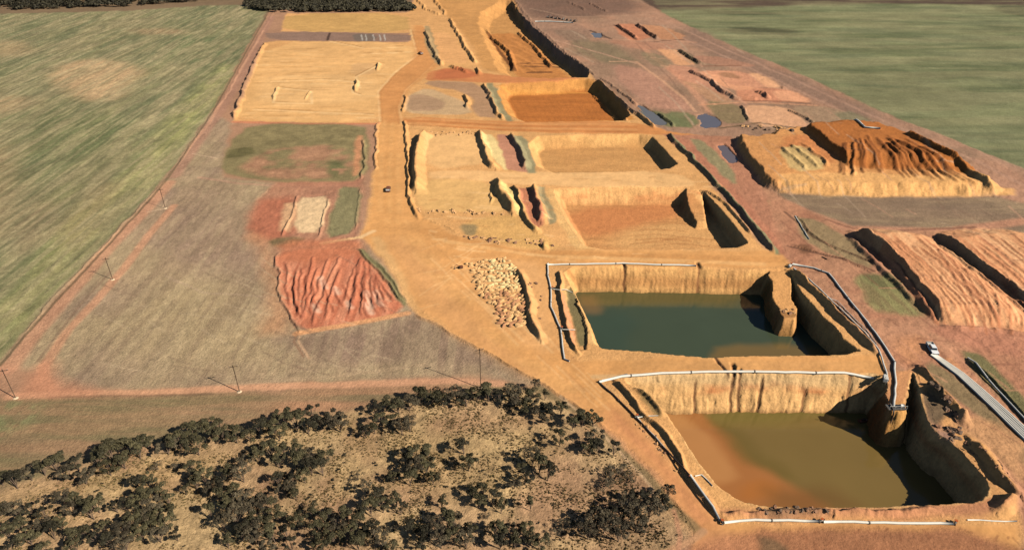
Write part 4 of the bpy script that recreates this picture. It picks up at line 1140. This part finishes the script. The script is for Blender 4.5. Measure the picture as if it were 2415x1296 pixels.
for x in (-2, 2):
    bm = bmesh.new(); box(bm, (x, .6, -.2), (.25, .25, .8)); link_bm('leg', bm, M_steel, pl)
put(pl, 'steel pump platform with rail at the tip of the dirt tongue', 'pump platform')
# pontoon
x, y = W(2035, 993, WATER_A)
pn = empty('pontoon', (x, y, WATER_A - .1), .1)
bm = bmesh.new(); box(bm, (0, 0, .3), (2.6, 1.1, .5), bev=.1); link_bm('float', bm, M_rust, pn)
bm = bmesh.new(); box(bm, (.1, 0, .75), (.9, .7, .5), bev=.08); link_bm('motor_cover', bm, M_black, pn)
bm = bmesh.new(); tube(bm, [(1.0, 0, .6), (2.0, .1, .5), (2.8, .1, .2)], .1, 6); link_bm('hose', bm, M_greyp, pn, True)
put(pn, 'small brown pontoon floating on the brown pond', 'pontoon')

# ------------------------------------------------------------------ vehicles
def ute(loc, rz, label, s=1.0, body=M_paint):
    r = empty('utility_truck', loc, rz); r.scale = (s, s, s)
    bm = bmesh.new()
    prof = [(-2.5, .45), (-2.5, .95), (-1.0, 1.0), (-.75, 1.0), (1.15, 1.05), (2.3, .95), (2.5, .8), (2.5, .45)]
    L = [bm.verts.new((x, -.92, z)) for x, z in prof]; R = [bm.verts.new((x, .92, z)) for x, z in prof]
    bm.faces.new(L[::-1]); bm.faces.new(R)
    for i in range(len(prof)):
        j = (i + 1) % len(prof); bm.faces.new((L[i], L[j], R[j], R[i]))
    bmesh.ops.recalc_face_normals(bm, faces=bm.faces); link_bm('body', bm, body, r)
    bm = bmesh.new(); box(bm, (.1, 0, 1.38), (2.2, 1.66, .74), taper=.8, bev=.06); link_bm('cab', bm, body, r)
    bm = bmesh.new(); bm.faces.new([bm.verts.new(v) for v in ((1.23, -.74, 1.10), (1.23, .74, 1.10), (1.0, .62, 1.68), (1.0, -.62, 1.68))]); link_bm('windscreen', bm, M_glass, r)
    for sy in (-1, 1):
        bm = bmesh.new(); bm.faces.new([bm.verts.new(v) for v in ((-.85, sy * .835, 1.12), (1.0, sy * .835, 1.12), (.82, sy * .72, 1.62), (-.7, sy * .72, 1.62))]); link_bm('side_window', bm, M_glass, r)
        bm = bmesh.new(); box(bm, (2.51, sy * .68, .78), (.05, .35, .2)); link_bm('headlight', bm, M_cer, r)
        for x in (-1.55, 1.6):
            bm = bmesh.new(); tube(bm, [(x, sy * .72, .4), (x, sy * .96, .4)], .4, 14); w = link_bm('wheel', bm, M_tyre, r)
            bm = bmesh.new(); tube(bm, [(x, sy * .95, .4), (x, sy * .975, .4)], .22, 10); h = link_bm('rim', bm, M_steel, w)
    bm = bmesh.new()
    for c, d in (((-1.75, 0, 1.0), (1.5, 1.8, .06)), ((-1.75, -.9, 1.18), (1.5, .05, .35)), ((-1.75, .9, 1.18), (1.5, .05, .35)), ((-2.5, 0, 1.18), (.05, 1.8, .35))): box(bm, c, d)
    link_bm('tray', bm, M_greyp, r)
    bm = bmesh.new(); box(bm, (2.55, 0, .55), (.14, 1.7, .25), bev=.03); link_bm('bumper', bm, M_black, r)
    return put(r, label, 'ute')
ute(G(2197, 826), math.radians(-97), 'white utility truck parked at the head of the broad pipe bundle', 1.0)

def digger(loc, rz, label, s=1.0, mat=M_red):
    r = empty('excavator', loc, rz); r.scale = (s, s, s)
    for sy in (-1, 1):
        bm = bmesh.new(); box(bm, (0, sy * 1.1, .45), (4.2, .6, .9), bev=.3); link_bm('track', bm, M_tyre, r)
    bm = bmesh.new(); box(bm, (-.6, 0, 1.6), (3.2, 2.6, 1.2), bev=.12); link_bm('house', bm, mat, r)
    bm = bmesh.new(); box(bm, (.8, .75, 2.1), (1.4, 1.0, 1.7), taper=.9); link_bm('cab', bm, M_glass, r)
    bm = bmesh.new(); tube(bm, [(1.0, -.2, 1.9), (3.2, -.2, 4.0), (5.0, -.2, 3.4)], [.35, .3, .22], 6); link_bm('boom', bm, mat, r)
    bm = bmesh.new(); tube(bm, [(5.0, -.2, 3.5), (5.4, -.2, 1.2)], .2, 6); link_bm('stick', bm, mat, r)
    bm = bmesh.new(); box(bm, (5.2, -.2, .7), (1.0, 1.2, .9), taper=.6); link_bm('bucket', bm, M_steel, r)
    return put(r, label, 'excavator')
digger(G(1086, 632), math.radians(200), 'small dark machine working at the left tip of the dumped heaps', .38, M_rust)
ute(G(916, 449), math.radians(95), 'small brown vehicle alone on the pale haul road', .95, M_rust)
ute(G(992, 128), math.radians(120), 'small dark vehicle far up the haul road bend', 1.0, M_rust)
for k in range(8):
    px = 1292 + k * 9
    digger(G(px, 42 + k * 1.4), rng.random() * 6, 'far small machine, %s from the left in the row beyond the dark highwall' % ORD[k], .55, M_black if k % 2 else M_cer)['group'] = 'machines in the distant row'

# ------------------------------------------------------------------ power poles
def pole(px, py, h, label):
    g = G(px, py); r = empty('power_pole', g, math.radians(20))
    bm = bmesh.new(); tube(bm, [(0, 0, -.5), (0, 0, h)], [.13, .09], 8); link_bm('post', bm, M_wood, r, True)
    bm = bmesh.new(); box(bm, (0, .14, h - .6), (2.2, .12, .14)); link_bm('crossarm', bm, M_wood, r)
    for x in (-1.0, 0, 1.0):
        bm = bmesh.new(); tube(bm, [(x, .14, h - .53), (x, .14, h - .25)], .06, 6); link_bm('insulator', bm, M_cer, r)
    bm = bmesh.new(); bmesh.ops.create_cone(bm, cap_ends=True, segments=10, radius1=.8, radius2=.4, depth=.25, matrix=Matrix.Translation((0, 0, .05))); link_bm('footing', bm, flatpale, r)
    put(r, label, 'power pole')
flatpale = flat_mat('pale_footing_sand', (226, 196, 156), .9)
pole(1134, 914, 13.0, 'tall timber power pole standing above the dark tree row')
pole(565, 923, 8.8, 'thin power pole beside the dirt track, left of the tall one')
pole(37, 938, 9.5, 'power pole at the far left corner of the bare paddock')
pole(266, 659, 8.4, 'power pole between the two diagonal paddock tracks')
pole(390, 491, 8.6, 'power pole at the top of the diagonal paddock track')

# ------------------------------------------------------------------ dumped heaps, clods
def heap_mesh(name, seed, mat, n=9, elong=1.3, rough=.25):
    r_ = np.random.RandomState(seed); bm = bmesh.new()
    bmesh.ops.create_icosphere(bm, subdivisions=2, radius=1.0)
    for v in bm.verts:
        k = 1 + rough * (vnoise(np.array([v.co.x * 2.3 + seed]), np.array([v.co.y * 2.3 + v.co.z * 1.7]), seed)[0] - .5) * 2
        z = max(v.co.z, -.15); rr = math.hypot(v.co.x, v.co.y)
        v.co.x *= k * elong; v.co.y *= k
        v.co.z = (z if z < 0 else z ** 1.3) * k
    me = bpy.data.meshes.new(name); bm.to_mesh(me); bm.free(); me.materials.append(mat)
    return me
M_heap = [flat_mat('dumped_sand', (222, 172, 112), .95, amp=.25, sc=1.2), flat_mat('dumped_pale_clay', (226, 196, 134), .95, amp=.25, sc=1.2), flat_mat('dumped_brown_soil', (190, 134, 90), .95, amp=.25, sc=1.2)]
heaps = [[heap_mesh('soil_heap', 10 + k, m) for k in range(4)] for m in M_heap]
M_clod = [flat_mat('dark_clod', (150, 108, 78), .95, amp=.3), flat_mat('sandy_clod', (212, 160, 104), .95, amp=.3), flat_mat('grey_clod', (120, 96, 76), .95, amp=.3)]
clods = [[heap_mesh('clod', 40 + k, m, rough=.6, elong=1.15) for k in range(3)] for m in M_clod]
def drop(me, name, p, s, sz, label, cat, group, rz=None):
    o = bpy.data.objects.new(name, me); C.objects.link(o)
    o.location = p; o.scale = s if isinstance(s, tuple) else (s, s, s * sz); o.rotation_euler = (0, 0, rng.random() * 6.28 if rz is None else rz)
    return put(o, label, cat, group)
DUMP = [(1100, 622), (1190, 606), (1215, 625), (1238, 700), (1244, 760), (1215, 775), (1180, 768), (1160, 720), (1130, 690), (1112, 650)]
k = 0; row = 0
yy = 614
while yy < 775:
    xx = 1095; col_ = 0
    while xx < 1250:
        jx = xx + rng.uniform(-3.6, 3.6); jy = yy + rng.uniform(-3, 3) + (xx - 1095) * -.12 + 8
        if inpoly(DUMP, jx, jy):
            m = 1 if (jx > 1150 and jy < 680 and rng.random() < .7) else (2 if jy > 690 and rng.random() < .6 else 0)
            adj = ('sandy', 'pale yellowish', 'brown')[m]
            col_ += 1
            drop(rng.choice(heaps[m]), 'soil_heap', G(jx, jy, -.1), (rng.uniform(.5, 1.15), rng.uniform(.4, .75), rng.uniform(.55, 1.15)), 1, '%s dumped heap, %s from the left in the %s row from the far end' % (adj, ORD[col_ - 1], ORD[row]), 'soil heap', 'dumped heaps beside the haul road', rz=math.radians(20) + rng.uniform(-.7, .7))
        xx += 8.6
    yy += 8.0; row += 1
def scatter(poly, n, s0, s1, kinds, label, group, name='clod', z=None, cat='clod'):
    xs = [p[0] for p in poly]; ys = [p[1] for p in poly]; c = 0; t = 0
    while c < n and t < n * 40:
        t += 1
        x = rng.uniform(min(xs), max(xs)); y = rng.uniform(min(ys), max(ys))
        if not inpoly(poly, x, y): continue
        s = rng.uniform(s0, s1)
        kk = rng.choice(kinds)
        lab = '%s %s %s' % ('large' if s > (s0 * .35 + s1 * .65) else ('mid-sized' if s > (s0 * .7 + s1 * .3) else 'small'), ('dark', 'sandy', 'greyish')[kk], label)
        drop(rng.choice(clods[kk]), name, G(x, y, -.15 * s, z=z), (s * rng.uniform(.8, 1.3), s, s * rng.uniform(.6, 1.1)), 1, lab, cat, group); c += 1
scatter([(2195, 905), (2215, 910), (2270, 985), (2260, 1000), (2230, 960)], 34, .35, .85, (0, 2), 'clod in the dark row of rubble right of the brown pond', 'rubble row right of the brown pond')
scatter([(2210, 1000), (2262, 1005), (2270, 1030), (2250, 1040), (2210, 1012)], 16, .4, .9, (0, 2), 'clod piled on the bank above the shaded pond corner', 'rubble above the pond corner')
scatter([(1780, 1196), (1920, 1194), (1960, 1206), (1800, 1210)], 34, .2, .5, (0, 2), 'clod along the near shore of the brown pond', 'clods on the near shore')
scatter([(1838, 726), (1872, 728), (1874, 740), (1842, 740)], 9, .3, .6, (0, 1), 'clod at the tip of the tongue in the green pond', 'rubble at the tongue tip')
scatter([(2235, 1020), (2330, 1060), (2400, 1130), (2390, 1150), (2300, 1080)], 40, .15, .35, (0,), 'clod on the sandy bank right of the brown pond', 'clods on the sandy bank')
scatter([(1095, 555), (1290, 565), (1310, 580), (1180, 578), (1090, 568)], 26, .35, .9, (0, 1), 'clod in the broken row beside the crossing road', 'clods beside the crossing road')
scatter([(1740, 296), (1860, 300), (1870, 310), (1760, 306)], 18, .5, 1.2, (1, 2), 'clod along the road behind the orange pad', 'clods behind the orange pad')
scatter([(985, 492), (1190, 500), (1190, 508), (985, 503)], 20, .4, .9, (1,), 'clod along the near rim of the pale block', 'clods on the pale block rim')
scatter([(1000, 312), (1120, 310), (1125, 318), (1000, 322)], 16, .5, 1.0, (1,), 'clod along the far rim of the pale block', 'clods on the far rim')
scatter([(1500, 1000), (1530, 1000), (1625, 1130), (1610, 1130)], 22, .2, .45, (0, 1), 'clod on the left bank of the brown pond', 'clods on the left bank')
scatter([(1275, 640), (1225, 650), (1260, 790), (1285, 800)], 12, .3, .6, (0,), 'clod on the sand beside the dumped heaps', 'clods beside the dumped heaps')
# ------------------------------------------------------------------ trees of the scrub
def leaf_mat(name, a, b_, tr=.15):
    m, n, b = new_mat(name)
    at = n.nodes.new('ShaderNodeAttribute'); at.attribute_name = 'leaf_tone'
    oi = n.nodes.new('ShaderNodeObjectInfo')
    mx = n.nodes.new('ShaderNodeMix'); mx.data_type = 'RGBA'
    mx.inputs[6].default_value = (*a, 1); mx.inputs[7].default_value = (*b_, 1)
    n.links.new(at.outputs['Fac'], mx.inputs[0])
    r = n.nodes.new('ShaderNodeMapRange'); r.inputs[3].default_value = .75; r.inputs[4].default_value = 1.3
    n.links.new(oi.outputs['Random'], r.inputs[0])
    vm = n.nodes.new('ShaderNodeVectorMath'); vm.operation = 'SCALE'
    n.links.new(mx.outputs[2], vm.inputs[0]); n.links.new(r.outputs[0], vm.inputs['Scale'])
    n.links.new(vm.outputs[0], b.inputs['Base Color'])
    b.inputs['Roughness'].default_value = .7; b.inputs['Specular IOR Level'].default_value = .2
    return m
M_leafg = leaf_mat('mallee_leaves', (.024, .022, .012), (.105, .088, .040))
M_leafb = leaf_mat('brownish_leaves', (.032, .025, .015), (.120, .094, .054))
M_leafk = leaf_mat('dark_leaves', (.016, .014, .009), (.068, .058, .030))
M_bark = flat_mat('pale_bark', (120, 98, 78), .9, sc=4)
def crown_mesh(seed, mat, nclump, spread, height, leaf=.30, dens=150, flat=.55, sparse=1.0):
    r = np.random.RandomState(seed); P = []; T = []
    cl = []
    for k in range(nclump):
        a = r.uniform(0, 6.28); d = spread * math.sqrt(r.uniform(0, 1)) * .78
        cz = height * (1 - .30 * (d / spread) ** 2) - r.uniform(.1, 1.5)
        cl.append((d * math.cos(a), d * math.sin(a), cz, r.uniform(.45, 1.1) * spread * .34))
    for cx, cy, cz, cr in cl:
        n = int(dens * sparse)
        v = r.normal(size=(n, 3)); v /= np.linalg.norm(v, axis=1)[:, None]
        v[:, 2] = np.where(v[:, 2] < -.35, -v[:, 2], v[:, 2])
        rad = cr * (1 - .45 * r.uniform(0, 1, n) ** 2)
        lump = 1 + .25 * np.sin(v[:, 0] * 5 + cx) * np.cos(v[:, 1] * 4 + cy)
        c = np.array([cx, cy, cz]) + v * (rad * lump)[:, None] * np.array([1, 1, flat])
        nrm = v * .8 + r.normal(size=(n, 3)) * .55 + np.array([0, 0, .25]); nrm /= np.linalg.norm(nrm, axis=1)[:, None]
        up = r.normal(size=(n, 3)); u = np.cross(nrm, up); u /= np.linalg.norm(u, axis=1)[:, None]; w = np.cross(nrm, u)
        s = leaf * r.uniform(.6, 1.35, n)[:, None]; s2 = s * r.uniform(.45, .8, n)[:, None]
        P.append(np.stack([c - u * s, c - w * s2, c + u * s, c + w * s2], axis=1))
        base = r.uniform(0, 1)
        T.append(np.repeat(np.clip(.55 * base + .45 * r.uniform(0, 1, n), 0, 1), 4))
    P = np.concatenate(P); n = len(P); co = P.reshape(-1, 3)
    me = bpy.data.meshes.new('crown')
    me.vertices.add(n * 4); me.vertices.foreach_set('co', co.astype(np.float32).ravel())
    me.loops.add(n * 4); me.loops.foreach_set('vertex_index', np.arange(n * 4, dtype=np.int32))
    me.polygons.add(n); me.polygons.foreach_set('loop_start', np.arange(0, n * 4, 4, dtype=np.int32))
    me.update(calc_edges=True)
    at = me.attributes.new('leaf_tone', 'FLOAT', 'POINT'); at.data.foreach_set('value', np.concatenate(T).astype(np.float32))
    me.materials.append(mat)
    return me, cl
def trunk_mesh(seed, cl, height):
    r = np.random.RandomState(seed); bm = bmesh.new()
    n = min(len(cl), 7); k0 = Vector((0, 0, height * .28))
    tube(bm, [(0, 0, -.3), (.05, .02, .2), k0], [.22, .17, .13], 6)
    for k in range(n):
        c = Vector(cl[k][:3]); m = k0.lerp(c, .5) + Vector((r.uniform(-.2, .2), r.uniform(-.2, .2), -.1))
        tube(bm, [k0 * .5, m, c], [.11, .075, .035], 5)
    me = bpy.data.meshes.new('trunk'); bm.to_mesh(me); bm.free(); me.materials.append(M_bark)
    return me
variants = []
for k in range(9):
    mt = (M_leafg, M_leafg, M_leafk, M_leafg, M_leafb, M_leafk, M_leafg, M_leafb, M_leafg)[k]
    me, cl = crown_mesh(100 + k, mt, 7 + (k * 5) % 8, 3.3, 4.7 + (k % 4) * .6, dens=150, leaf=.21, flat=.48)
    variants.append((me, trunk_mesh(200 + k, cl, 4.9)))
bare = []
for k in range(2):
    me, cl = crown_mesh(300 + k, M_leafb, 9, 3.0, 3.6, leaf=.17, dens=55)
    bare.append((me, trunk_mesh(310 + k, cl, 3.6)))
shrubm = [crown_mesh(330 + k, (M_leafg, M_leafb, M_leafk)[k], 3, .8, .9, leaf=.13, dens=60, flat=.7)[0] for k in range(3)]

def tree(px, py, wpx, label, group, kind=None, tall=1.0):
    p = G(px, py + 8)
    c = math.hypot(p.y, CAM_H) * 1.0
    dep = p.y * math.cos(PITCH) + CAM_H * math.sin(PITCH)
    w = wpx * dep / FOC
    s = w / 6.4
    v = rng.choice(variants) if kind is None else (rng.choice(bare) if kind == 'bare' else variants[kind])
    r = empty('mallee_tree', p, rng.random() * 6.28)
    r.scale = (s, s * rng.uniform(.85, 1.1), (.45 * s + .45) * tall)
    for nm, me in (('crown', v[0]), ('trunk', v[1])):
        o = bpy.data.objects.new(nm, me); C.objects.link(o); o.parent = r
    return put(r, label, 'tree', group)
TREES = {
 'the paddock-edge row, left part': ([(8,1135,52),(42,1143,56),(76,1124,50),(108,1112,56),(138,1104,56),(168,1122,52),(188,1100,60),(205,1132,58),(237,1090,66),(268,1078,62),(300,1062,70),(332,1072,74),(352,1050,50),(296,1096,54),(262,1112,44)], 'row trees, left part'),
 'the paddock-edge row, middle part': ([(398,1062,58),(428,1052,66),(460,1032,62),(470,1064,56),(500,1020,62),(526,1030,66),(520,1002,40),(560,1036,52),(592,1032,50),(612,1014,50),(640,1014,60),(660,1030,48),(672,1000,56),(702,1008,62),(738,974,46),(728,1014,50),(756,1000,56),(784,994,66),(804,1010,54)], 'row trees, middle part'),
 'the dark row curving behind the clearing': ([(884,972,48),(912,962,52),(940,966,56),(966,960,56),(992,946,50),(1018,944,56),(1046,950,56),(1074,942,50),(1100,950,52),(1126,938,54),(1152,938,54),(1180,946,50),(1204,938,46),(1226,946,62),(1250,936,52),(1262,966,52),(1240,968,46),(1262,915,26),(1300,978,48),(1322,972,40),(1290,990,44),(1285,935,26)], 'row trees behind the clearing'),
 'the clumps below the gap': ([(862,1024,50),(884,1014,48),(902,1000,52),(930,992,44),(948,1016,50),(968,1010,44)], 'trees below the gap'),
 'the clump beside the red road': ([(1350,1006,40),(1372,998,54),(1398,996,56),(1404,1036,60),(1390,1066,60),(1412,1064,50),(1446,1066,56),(1320,1044,54)], 'trees beside the red road'),
 'the big brown clump below the red road': ([(1400,1235,56),(1386,1262,50),(1424,1248,64),(1452,1220,56),(1458,1268,62),(1478,1202,60),(1498,1244,62),(1506,1184,56),(1530,1214,60),(1544,1184,60),(1562,1196,48),(1520,1252,44),(1484,1175,44),(1572,1168,36)], 'brown clump trees'),
 'the open clearing': ([(1094,1062,56),(1106,1102,56),(1256,1086,52),(1272,1108,62),(1224,1108,44),(1238,1134,56),(1292,1124,60),(1214,1142,44),(1112,1168,52),(1140,1160,56),(1160,1184,62),(1130,1190,56),(1182,1202,46),(1252,1196,36),(1042,1190,46),(984,1082,66),(1012,1080,52),(958,1094,38),(980,1116,60),(1006,1110,60),(1022,1134,46),(968,1136,52),(930,1130,36)], 'clearing trees'),
 'the clump left of the clearing': ([(866,1160,40),(888,1176,54),(904,1200,56),(876,1208,54),(936,1186,56),(850,1216,46),(946,1204,44)], 'trees left of the clearing'),
 'the long dark mid-scrub bank': ([(582,1092,48),(612,1082,52),(642,1072,56),(672,1066,54),(700,1062,52),(716,1084,58),(742,1076,52),(770,1084,54),(762,1112,56),(736,1110,52),(700,1098,54),(660,1094,50),(676,1160,54),(664,1138,48),(700,1170,50),(696,1140,46),(720,1130,44)], 'dark bank trees'),
 'the scattered trees left of the dark bank': ([(462,1112,46),(486,1132,56),(466,1146,48),(504,1152,52),(528,1148,48),(560,1160,60),(576,1128,56),(440,1158,36),(540,1118,44)], 'trees left of the dark bank'),
 'the left middle of the scrub': ([(330,1144,46),(358,1140,50),(378,1164,56),(352,1176,56),(400,1182,50),(332,1190,56),(300,1196,46),(278,1200,40),(372,1204,56),(410,1204,46)], 'left middle trees'),
 'the left edge of the scrub': ([(14,1208,52),(46,1214,56),(82,1206,56),(112,1214,50),(158,1186,50),(184,1180,54),(206,1196,58),(236,1200,56),(176,1206,50),(222,1216,44),(60,1244,60),(100,1250,60),(28,1262,56),(76,1276,60),(130,1262,56),(150,1240,46)], 'left edge trees'),
 'the bottom left of the scrub': ([(180,1268,58),(210,1256,54),(238,1274,62),(268,1284,54),(300,1264,56),(322,1240,60),(346,1226,56),(376,1228,56),(404,1240,52),(340,1268,60),(380,1270,58),(420,1266,48),(300,1294,56),(184,1296,50),(252,1246,40),(110,1300,60),(30,1304,60)], 'bottom left trees'),
 'the dense bottom middle of the scrub': ([(546,1196,60),(580,1196,66),(612,1206,66),(560,1228,62),(596,1236,66),(632,1240,62),(530,1244,50),(574,1266,64),(610,1274,70),(648,1270,60),(680,1262,56),(708,1240,58),(640,1204,52),(660,1224,54),(540,1284,50),(630,1300,60),(690,1290,50),(500,1216,44),(520,1180,46)], 'dense bottom trees'),
 'the bottom band below the clearing': ([(738,1212,54),(766,1226,60),(796,1240,62),(820,1222,54),(846,1236,54),(758,1260,60),(792,1274,64),(826,1262,60),(856,1268,60),(884,1258,60),(900,1284,62),(846,1290,60),(760,1294,56),(926,1296,46)], 'bottom band trees'),
 'the bottom right of the clearing': ([(962,1252,46),(986,1258,50),(1010,1266,56),(1030,1248,54),(1056,1240,62),(1084,1238,60),(1106,1258,56),(1040,1282,62),(1072,1276,62),(1100,1284,54),(1000,1286,50),(1166,1252,44),(1186,1262,52),(1212,1256,50),(1180,1286,60),(1214,1284,58),(1248,1280,62),(1278,1290,54),(1240,1256,46)], 'bottom right trees')}
for where, (pts, grp) in TREES.items():
    pts = sorted(pts)
    for i, (px, py, w) in enumerate(pts):
        size = 'small' if w < 45 else ('large' if w > 60 else 'mid-sized')
        kd = None
        if 'brown clump' in where: kd = rng.choice([4, 7, 5])
        tree(px, py, w * (0.98 if 'row' in where else .88), '%s mallee, %s from left in %s' % (size, ORD[i], where), grp, kd)
for i, (px, py, w) in enumerate([(1440, 1122, 60), (1466, 1108, 50), (1424, 1142, 54), (1486, 1126, 40), (845, 1122, 44), (1322, 1250, 50), (1330, 1230, 40), (640, 1180, 40), (420, 1100, 40), (372, 1098, 40), (1150, 1215, 26)]):
    tree(px, py, w, 'thin half-bare brown mallee, %s from left among the sparse brown ones' % ORD[sorted([1440, 1466, 1424, 1486, 845, 1322, 1330, 640, 420, 372, 1150]).index(px)], 'half-bare brown bushes', 'bare', .8)
ALLT = [(p[0], p[1]) for v, g in TREES.values() for p in v]
# low bushes
n = 0
while n < 190:
    px, py = rng.uniform(10, 1600), rng.uniform(1000, 1290)
    if not inpoly([(0, 1165), (180, 1140), (420, 1080), (600, 1060), (860, 1000), (1000, 985), (1300, 1005), (1450, 1090), (1560, 1190), (1600, 1260), (1590, 1296), (0, 1296)], px, py): continue
    if px > 1540 and n % 3: continue
    if min((abs(px - a) + abs(py - b) * 1.2) for a, b in ALLT) < 30: continue
    s = rng.uniform(.35, 1.0)
    area = 'open clearing' if 820 < px < 1360 else ('ground beside the red road' if px >= 1360 else ('left half of the scrub' if px < 450 else 'middle of the scrub'))
    o = bpy.data.objects.new('shrub', rng.choice(shrubm)); C.objects.link(o); o.location = G(px, py); o.scale = (s, s, s * .8); o.rotation_euler = (0, 0, rng.random() * 6.28)
    sub = ('upper' if py < 1110 else 'lower') + ' ' + ('left' if (px % 480) < 240 else 'right')
    put(o, '%s saltbush in the %s, %s part' % ('tiny' if s < .55 else ('small' if s < .8 else 'knee-high'), area, ('far' if py < 1080 else ('middle' if py < 1180 else 'near'))), 'shrub', 'low bushes in the %s' % area)
    n += 1
# grass tussocks over the scrub floor and road margins
tp = []; tcol = []
P = WP(SCRUB); r = np.random.RandomState(5)
cand = np.stack([r.uniform(P[:, 0].min(), 60, 90000), r.uniform(76, 152, 90000)], 1)
cand = cand[(sdf(P, cand[:, 0], cand[:, 1]) > .5)]
dn = fbm(cand[:, 0] / 5, cand[:, 1] / 5, 811, 3)
cand = cand[(dn + r.uniform(-.3, .3, len(cand))) > .08][:18000]
v = np.interp(cand[:, 1], Yr, np.arange(NV)).astype(int)
u = ((cand[:, 0] / (72 + .625 * cand[:, 1]) + 1) / 2 * (NU - 1)).astype(int).clip(0, NU - 1)
zz = Zt[VID[v, u]]
N = len(cand); a = r.uniform(0, 3.14, N); s = r.uniform(.10, .30, N); h = r.uniform(.12, .32, N)
c = np.stack([cand[:, 0], cand[:, 1], zz - .03], 1); Vv = []
for k in range(2):
    an = a + k * 1.57
    dx = np.stack([np.cos(an) * s, np.sin(an) * s, 0 * s], 1); up = np.stack([0 * s + .05, 0 * s, h], 1)
    Vv.append(np.stack([c - dx * .6, c + dx * .6, c + dx + up, c - dx + up], 1))
co = np.concatenate(Vv).reshape(-1, 3)
tc_ = np.repeat(np.array([alb((176, 146, 96)), alb((140, 112, 74)), alb((120, 108, 66))])[r.randint(0, 3, N)], 4, 0)
M_tuft = land_mat('dry_tussock', 2.0, .6, .2, .02, 4)
o = mesh_from('dry_grass', co, np.arange(len(co)).reshape(-1, 4), np.concatenate([tc_, tc_]), M_tuft)
o['kind'] = 'stuff'; put(o, 'dry straw grass tussocks over the scrub floor', 'grass')

# ------------------------------------------------------------------ far wood at the top
def wood(name, poly, n, label, hh=6.0):
    pts = []; tones = []
    r = np.random.RandomState(len(label)); P = WP(poly)
    x0, y0 = P.min(0); x1, y1 = P.max(0)
    c = np.stack([r.uniform(x0, x1, n * 8), r.uniform(y0, y1, n * 8)], 1)
    c = c[(sdf(P, c[:, 0], c[:, 1]) > 0) & (fbm(c[:, 0] / 14, c[:, 1] / 14, 33, 3) > -.30)][:n]
    for cx, cy in c:
        R = r.uniform(2.2, 4.2); H = r.uniform(.6, 1.0) * hh; k = 46
        v = r.normal(size=(k, 3)); v /= np.linalg.norm(v, axis=1)[:, None]; v[:, 2] = np.abs(v[:, 2])
        ce = np.array([cx, cy, H * .45]) + v * np.array([R, R, H * .5]) * r.uniform(.7, 1, k)[:, None]
        nr = v + r.normal(size=(k, 3)) * .4; nr /= np.linalg.norm(nr, axis=1)[:, None]
        u_ = np.cross(nr, r.normal(size=(k, 3))); u_ /= np.linalg.norm(u_, axis=1)[:, None]; w2 = np.cross(nr, u_)
        s_ = r.uniform(.6, 1.1, k)[:, None]
        pts.append(np.stack([ce - u_ * s_, ce - w2 * s_, ce + u_ * s_, ce + w2 * s_], 1).reshape(-1, 3)); tones.append(np.repeat(r.uniform(0, .8, k), 4))
    co = np.concatenate(pts); q = np.arange(len(co)).reshape(-1, 4)
    o = mesh_from(name, co, q, None, M_leafk)
    at = o.data.attributes.new('leaf_tone', 'FLOAT', 'POINT'); at.data.foreach_set('value', np.concatenate(tones).astype(np.float32))
    o.data.polygons.foreach_set('use_smooth', np.zeros(len(q), dtype=bool))
    o['kind'] = 'stuff'; return put(o, label, 'woodland')
wood('woodland', [(575, 20), (590, 2), (600, -30), (880, -40), (930, 0), (985, 27), (800, 29), (640, 29)], 2000, 'dark block of far woodland above the sand pads')
wood('woodland', [(-200, 24), (0, 26), (120, 22), (300, 16), (440, 6), (520, -2), (560, -30), (-300, -40)], 1800, 'dark belt of far woodland in the top left corner')
